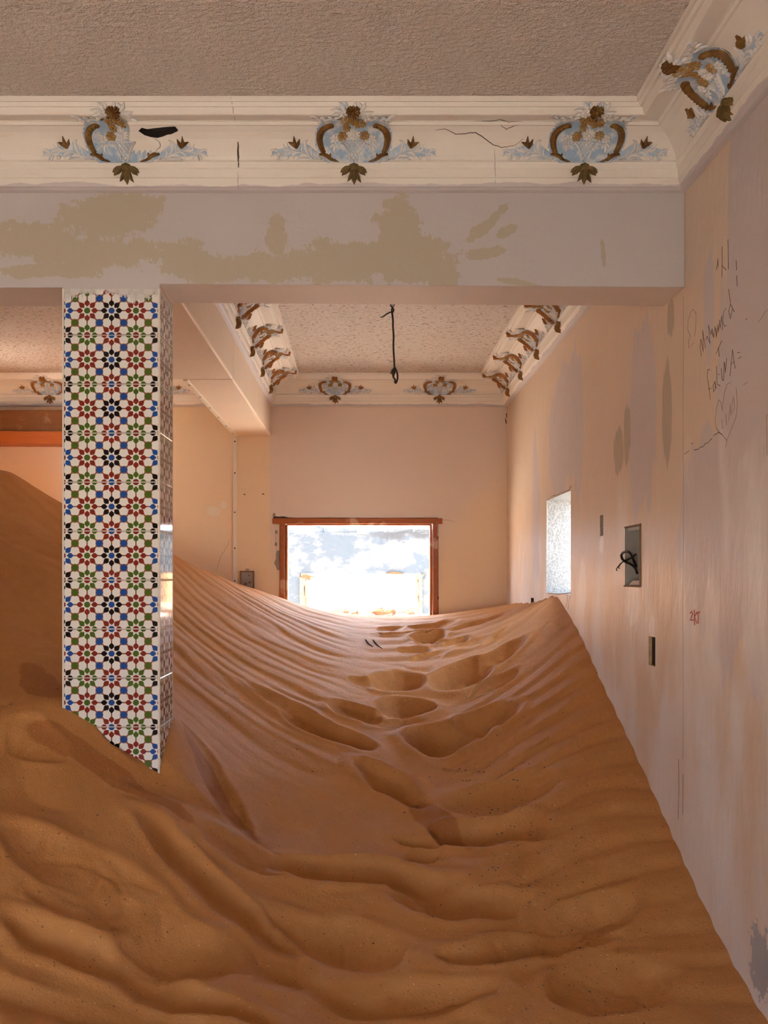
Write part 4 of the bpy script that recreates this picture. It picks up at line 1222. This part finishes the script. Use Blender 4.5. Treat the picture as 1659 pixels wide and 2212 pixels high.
# ------------------------------------------------------------------ outside: dune, ruined wall, rubble, bush
def outside():
    xs = np.concatenate([np.linspace(-40, -4, 30), np.linspace(-3.6, 3.6, 160), np.linspace(4, 40, 30)]); ysn = np.concatenate([np.arange(D2 - .15, 21, .055), np.linspace(22, 60, 20)])
    X, Y = np.meshgrid(xs, ysn)
    edge = base(np.clip(X, -.8, .7), np.full_like(X, D2)); edge = np.where(np.abs(X) < 3, edge, -.4)
    Z = np.minimum(edge, -.36) * 0 - .37 - .012 * np.sin(X * 3 + Y)
    Z = np.where(Y < D2 + .6, edge * (1 - ss(D2, D2 + .6, Y)) + Z * ss(D2, D2 + .6, Y), Z)
    Z = Z - .10 * ss(9.6, 11.4, Y)
    Z = Z + ss(11.3, 19, Y) * 1.25 + ss(19, 40, Y) * .2 + .10 * ss(11, 13, Y) * np.sin(X * .5 + 1)
    n1 = fnoise(X + 50, Y * 1.0 + 50, 1.1, 21, 3)
    rip = np.sin(2 * np.pi * (Y * .62 - X * .55 + n1 * 1.3) / .62)
    Z = Z + ss(11.2, 12.2, Y) * (.120 * np.maximum(rip, -.2) * np.clip(.3 + 2.2 * fnoise(X + 9, Y, 1.6, 22, 3), 0, 1))
    Z = np.where(np.abs(X) > 3.7, np.minimum(Z, -.3 + ss(11, 20, Y) * 1.2), Z)
    return X, Y, Z


def grid_obj(name, X, Y, Z, mat):
    a, b = X.shape; idx = np.arange(a * b).reshape(a, b)
    q = np.stack([idx[:-1, :-1], idx[:-1, 1:], idx[1:, 1:], idx[1:, :-1]], -1).reshape(-1, 4)
    me = bpy.data.meshes.new(name); me.from_pydata(np.c_[X.ravel(), Y.ravel(), Z.ravel() + H].tolist(), [], q.tolist())
    me.polygons.foreach_set('use_smooth', [True] * len(me.polygons)); me.materials.append(mat)
    o = bpy.data.objects.new(name, me); COL.objects.link(o); return o


OX_, OY_, OZ_ = outside()
kk = int(np.searchsorted(OY_[:, 0], 11.25))
od = grid_obj('dune_outside', OX_[kk - 1:], OY_[kk - 1:], OZ_[kk - 1:], M['sand'])
oc = grid_obj('ground_courtyard', OX_[:kk], OY_[:kk], OZ_[:kk], M['pale'])
tag(oc, 'sand of the narrow yard between the house and the ruined wall', 'ground', kind='structure')
tag(od, 'bright sunlit desert dune beyond the ruined outer wall', 'dune', kind='structure')
# open desert round the other sides of the house
mbg = MB()
mbg.add([(-60, -60, H - 1.62), (60, -60, H - 1.62), (60, 1.0, H - 1.62), (-60, 1.0, H - 1.62)], [(0, 1, 2, 3)])
mbg.add([(-60, 1.0, H - 1.62), (XL - .2, 1.0, H - 1.62), (XL - .2, D2, H - .55), (-60, D2, H - .55)], [(0, 1, 2, 3)])
mbg.add([(XR + .24, 1.0, H - 1.62), (60, 1.0, H - 1.62), (60, D2, H - .55), (XR + .24, D2, H - .55)], [(0, 1, 2, 3)])
og = mbg.build('ground_outside', M['pale']); tag(og, 'flat desert sand around the house', 'ground', kind='structure')

OY = 11.0
ox = lambda px: (px - VX) * OY / F
oz = lambda py: H + (VY - py) * OY / F
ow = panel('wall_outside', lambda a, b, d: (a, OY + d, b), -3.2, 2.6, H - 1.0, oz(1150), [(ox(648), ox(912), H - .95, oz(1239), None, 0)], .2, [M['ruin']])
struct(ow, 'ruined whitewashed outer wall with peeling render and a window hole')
# broken top courses
rr = random.Random(3)
xk = -3.2
while xk < 2.6:
    wdt = rr.uniform(.18, .42); hh = rr.uniform(.0, .05)
    px = VX + xk * F / OY
    hh += .10 * math.exp(-((px - 640) / 25) ** 2)
    mb = MB(); a, b = xk, min(2.6, xk + wdt); zz = oz(1150) - .02
    j = lambda s=.012: rr.uniform(-s, s)
    mb.add([(a, OY + j(), zz), (b, OY + j(), zz), (b, OY + .2, zz), (a, OY + .2, zz), (a + .01, OY + .01 + j(), zz + .03 + hh + j()), (b - .01, OY + .01 + j(), zz + .03 + hh + j()), (b - .01, OY + .18, zz + .03 + hh + j()), (a + .01, OY + .18, zz + .03 + hh + j())],
           [(0, 3, 2, 1), (4, 5, 6, 7), (0, 1, 5, 4), (1, 2, 6, 5), (2, 3, 7, 6), (3, 0, 4, 7)])
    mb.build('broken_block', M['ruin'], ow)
    xk = b
w3 = struct(empty('window_2', (0, OY, H - .9)), 'bleached broken timber frame in the outer wall', 'window')
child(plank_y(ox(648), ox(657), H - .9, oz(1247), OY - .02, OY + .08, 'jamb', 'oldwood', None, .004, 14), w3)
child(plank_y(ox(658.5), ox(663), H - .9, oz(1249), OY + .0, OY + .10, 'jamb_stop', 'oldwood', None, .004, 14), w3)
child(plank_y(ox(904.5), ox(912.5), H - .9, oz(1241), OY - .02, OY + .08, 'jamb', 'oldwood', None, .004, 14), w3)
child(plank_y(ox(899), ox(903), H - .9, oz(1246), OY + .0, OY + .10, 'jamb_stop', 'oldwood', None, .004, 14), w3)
def shard(pts, y, th, mat):
    n = len(pts); vs = [(ox(a), y, oz(b)) for a, b in pts] + [(ox(a), y + th, oz(b)) for a, b in pts]
    child(MB().add(vs, [tuple(range(n)), tuple(range(2 * n - 1, n - 1, -1))] + [(i, n + i, n + (i + 1) % n, (i + 1) % n) for i in range(n)]).build('broken_head', M[mat]), w3)
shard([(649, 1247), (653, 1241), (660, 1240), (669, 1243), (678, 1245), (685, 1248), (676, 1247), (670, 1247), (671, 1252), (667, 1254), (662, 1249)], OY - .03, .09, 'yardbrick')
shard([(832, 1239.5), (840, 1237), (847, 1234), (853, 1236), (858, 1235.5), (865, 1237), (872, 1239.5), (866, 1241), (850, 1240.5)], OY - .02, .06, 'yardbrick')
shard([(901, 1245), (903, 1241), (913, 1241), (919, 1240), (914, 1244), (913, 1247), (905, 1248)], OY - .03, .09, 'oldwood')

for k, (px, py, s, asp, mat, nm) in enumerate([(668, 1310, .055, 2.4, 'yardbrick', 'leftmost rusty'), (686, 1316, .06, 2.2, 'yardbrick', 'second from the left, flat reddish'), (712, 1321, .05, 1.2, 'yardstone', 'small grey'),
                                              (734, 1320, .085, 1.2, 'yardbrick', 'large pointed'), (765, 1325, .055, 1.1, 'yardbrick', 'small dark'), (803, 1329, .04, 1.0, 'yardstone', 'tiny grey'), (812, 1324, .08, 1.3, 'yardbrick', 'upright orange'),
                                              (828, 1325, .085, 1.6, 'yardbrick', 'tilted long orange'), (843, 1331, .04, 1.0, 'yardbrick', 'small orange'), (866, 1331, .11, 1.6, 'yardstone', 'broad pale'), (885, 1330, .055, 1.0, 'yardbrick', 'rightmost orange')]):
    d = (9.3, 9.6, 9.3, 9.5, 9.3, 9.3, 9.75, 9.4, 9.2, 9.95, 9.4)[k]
    c = P(px, py, d)
    bm = bmesh.new(); bmesh.ops.create_icosphere(bm, subdivisions=2, radius=1.0)
    q = random.Random(k)
    off2 = Vector((q.random() * 9, q.random() * 9, q.random() * 9))
    for v in bm.verts:
        m_ = max(abs(v.co.x), abs(v.co.y), abs(v.co.z)); v.co = v.co.lerp(v.co / m_ * .8, .75)
        v.co *= 1 + .35 * mnoise.noise(v.co * 1.3 + off2)
        v.co = Vector((v.co.x * asp * s, v.co.y * s, v.co.z * s * .62))
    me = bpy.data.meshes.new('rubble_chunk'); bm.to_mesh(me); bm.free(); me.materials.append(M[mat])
    o = bpy.data.objects.new('rubble_chunk', me); COL.objects.link(o)
    o.location = (c.x, c.y, H - .375 + s * .30); o.rotation_euler = (q.uniform(-.3, .3), q.uniform(-.35, .35), q.uniform(-.6, .6))
    tag(o, nm + ' rubble chunk on the sand outside the far window', 'rubble', 'rubble outside the far window')

# bare bush showing over the ruined wall
tb = tag(empty('bare_bush', (1.0, 19.5, H + .80)), 'leafless twiggy bush standing behind the ruined outer wall', 'bush')
bq = random.Random(9); mb = MB()
def twig(p, dr, l, r, dep):
    e = p + dr * l
    mb.tube([p, p.lerp(e, .5) + Vector((bq.uniform(-.03, .03), bq.uniform(-.03, .03), bq.uniform(-.02, .02))), e], [r, r * .8, r * .6], 4, cap=False)
    if dep:
        for _ in range(3):
            nd = (dr + Vector((bq.uniform(-.9, .9), bq.uniform(-.5, .5), bq.uniform(-.3, .6)))).normalized(); twig(e, nd, l * bq.uniform(.5, .8), r * .6, dep - 1)
for k in range(7):
    twig(Vector((1.1 * (k - 3) / 3 + .75, 19.5, H + .78)), Vector((bq.uniform(-.5, .5), 0, .8)).normalized(), .22, .012, 3)
child(mb.build('branches', M['twig']), tb)

# ------------------------------------------------------------------ bits on the sand
tuft = tag(empty('dry_grass', tuple(on_sand(1015, 1490))), 'small tuft of dry straw stuck in a sand hollow', 'dry grass')
p0 = on_sand(1010, 1510)
for dx, dz, dy in ((.075, .10, 0), (.10, .085, .03), (.05, .07, -.03), (-.03, .05, .02), (.13, .03, -.05), (.15, -.02, -.10)):
    a = p0 + Vector((0, 0, -.02)); b = p0 + Vector((dx * 1.2, dy, max(dz * 1.3, .015)))
    child(MB().tube(smooth_path([a, a.lerp(b, .5) + Vector((0, 0, .015)), b], 3), [.0034, .0033, .0031, .0028, .0024, .002, .0012], 4).build('straw', M['straw'], None, True), tuft)
for k, (pa, pb, nm) in enumerate((((790, 1387), (806, 1398), 'short dark bent twig lying on the slope'), ((806, 1388), (826, 1402), 'dark twig lying right of the bent twig on the slope'))):
    a, b = on_sand(*pa), on_sand(*pb)
    o = MB().tube(smooth_path([a + Vector((0, 0, .02)), a.lerp(b, .4) + Vector((0, 0, .004)), b + Vector((0, 0, .004))], 4), [.004, .007, .008, .008, .007, .006, .005, .004, .002], 5).build('twig', M['twig'], None, True)
    tag(o, nm, 'twig')
# scattered grit, chaff and little stones
mb = MB(); mb2 = MB(); gq = random.Random(21)
for k in range(700):
    if k < 420: px, py = gq.gauss(1180, 130), gq.uniform(1620, 2190)
    else: px, py = gq.uniform(20, 1400), gq.uniform(1380, 2200)
    d_ = None
    y = gq.uniform(2.6, 6.0) if k >= 420 else gq.uniform(3.0, 4.9)
    x = gq.uniform(-1.6, 1.2) if k >= 420 else min(1.2, max(-.2, gq.gauss(.72 + (3.9 - y) * .10, .13)))
    z = sand_z(x, y); s = gq.uniform(.0012, .0032)
    t = mb if gq.random() < .62 else mb2
    a = gq.uniform(0, 6.28); l = s * gq.uniform(1, 3)
    t.add([(x + l * math.cos(a), y + l * math.sin(a), z + s * .4), (x - s * math.sin(a), y + s * math.cos(a), z + s * .3), (x - l * math.cos(a), y - l * math.sin(a), z + s * .4), (x + s * math.sin(a), y - s * math.cos(a), z + s * .3), (x, y, z + s * 1.3), (x, y, z - s)],
          [(0, 1, 4), (1, 2, 4), (2, 3, 4), (3, 0, 4), (1, 0, 5), (2, 1, 5), (3, 2, 5), (0, 3, 5)])
tag(mb.build('dark_grit', M['twig']), 'dark grit and chaff scattered over the sand', 'grit', kind='stuff')
tag(mb2.build('pale_grit', M['straw']), 'pale straw chips scattered over the sand', 'chaff', kind='stuff')
print('triangles', sum(len(o.data.polygons) for o in bpy.data.objects if o.type == 'MESH') * 2)
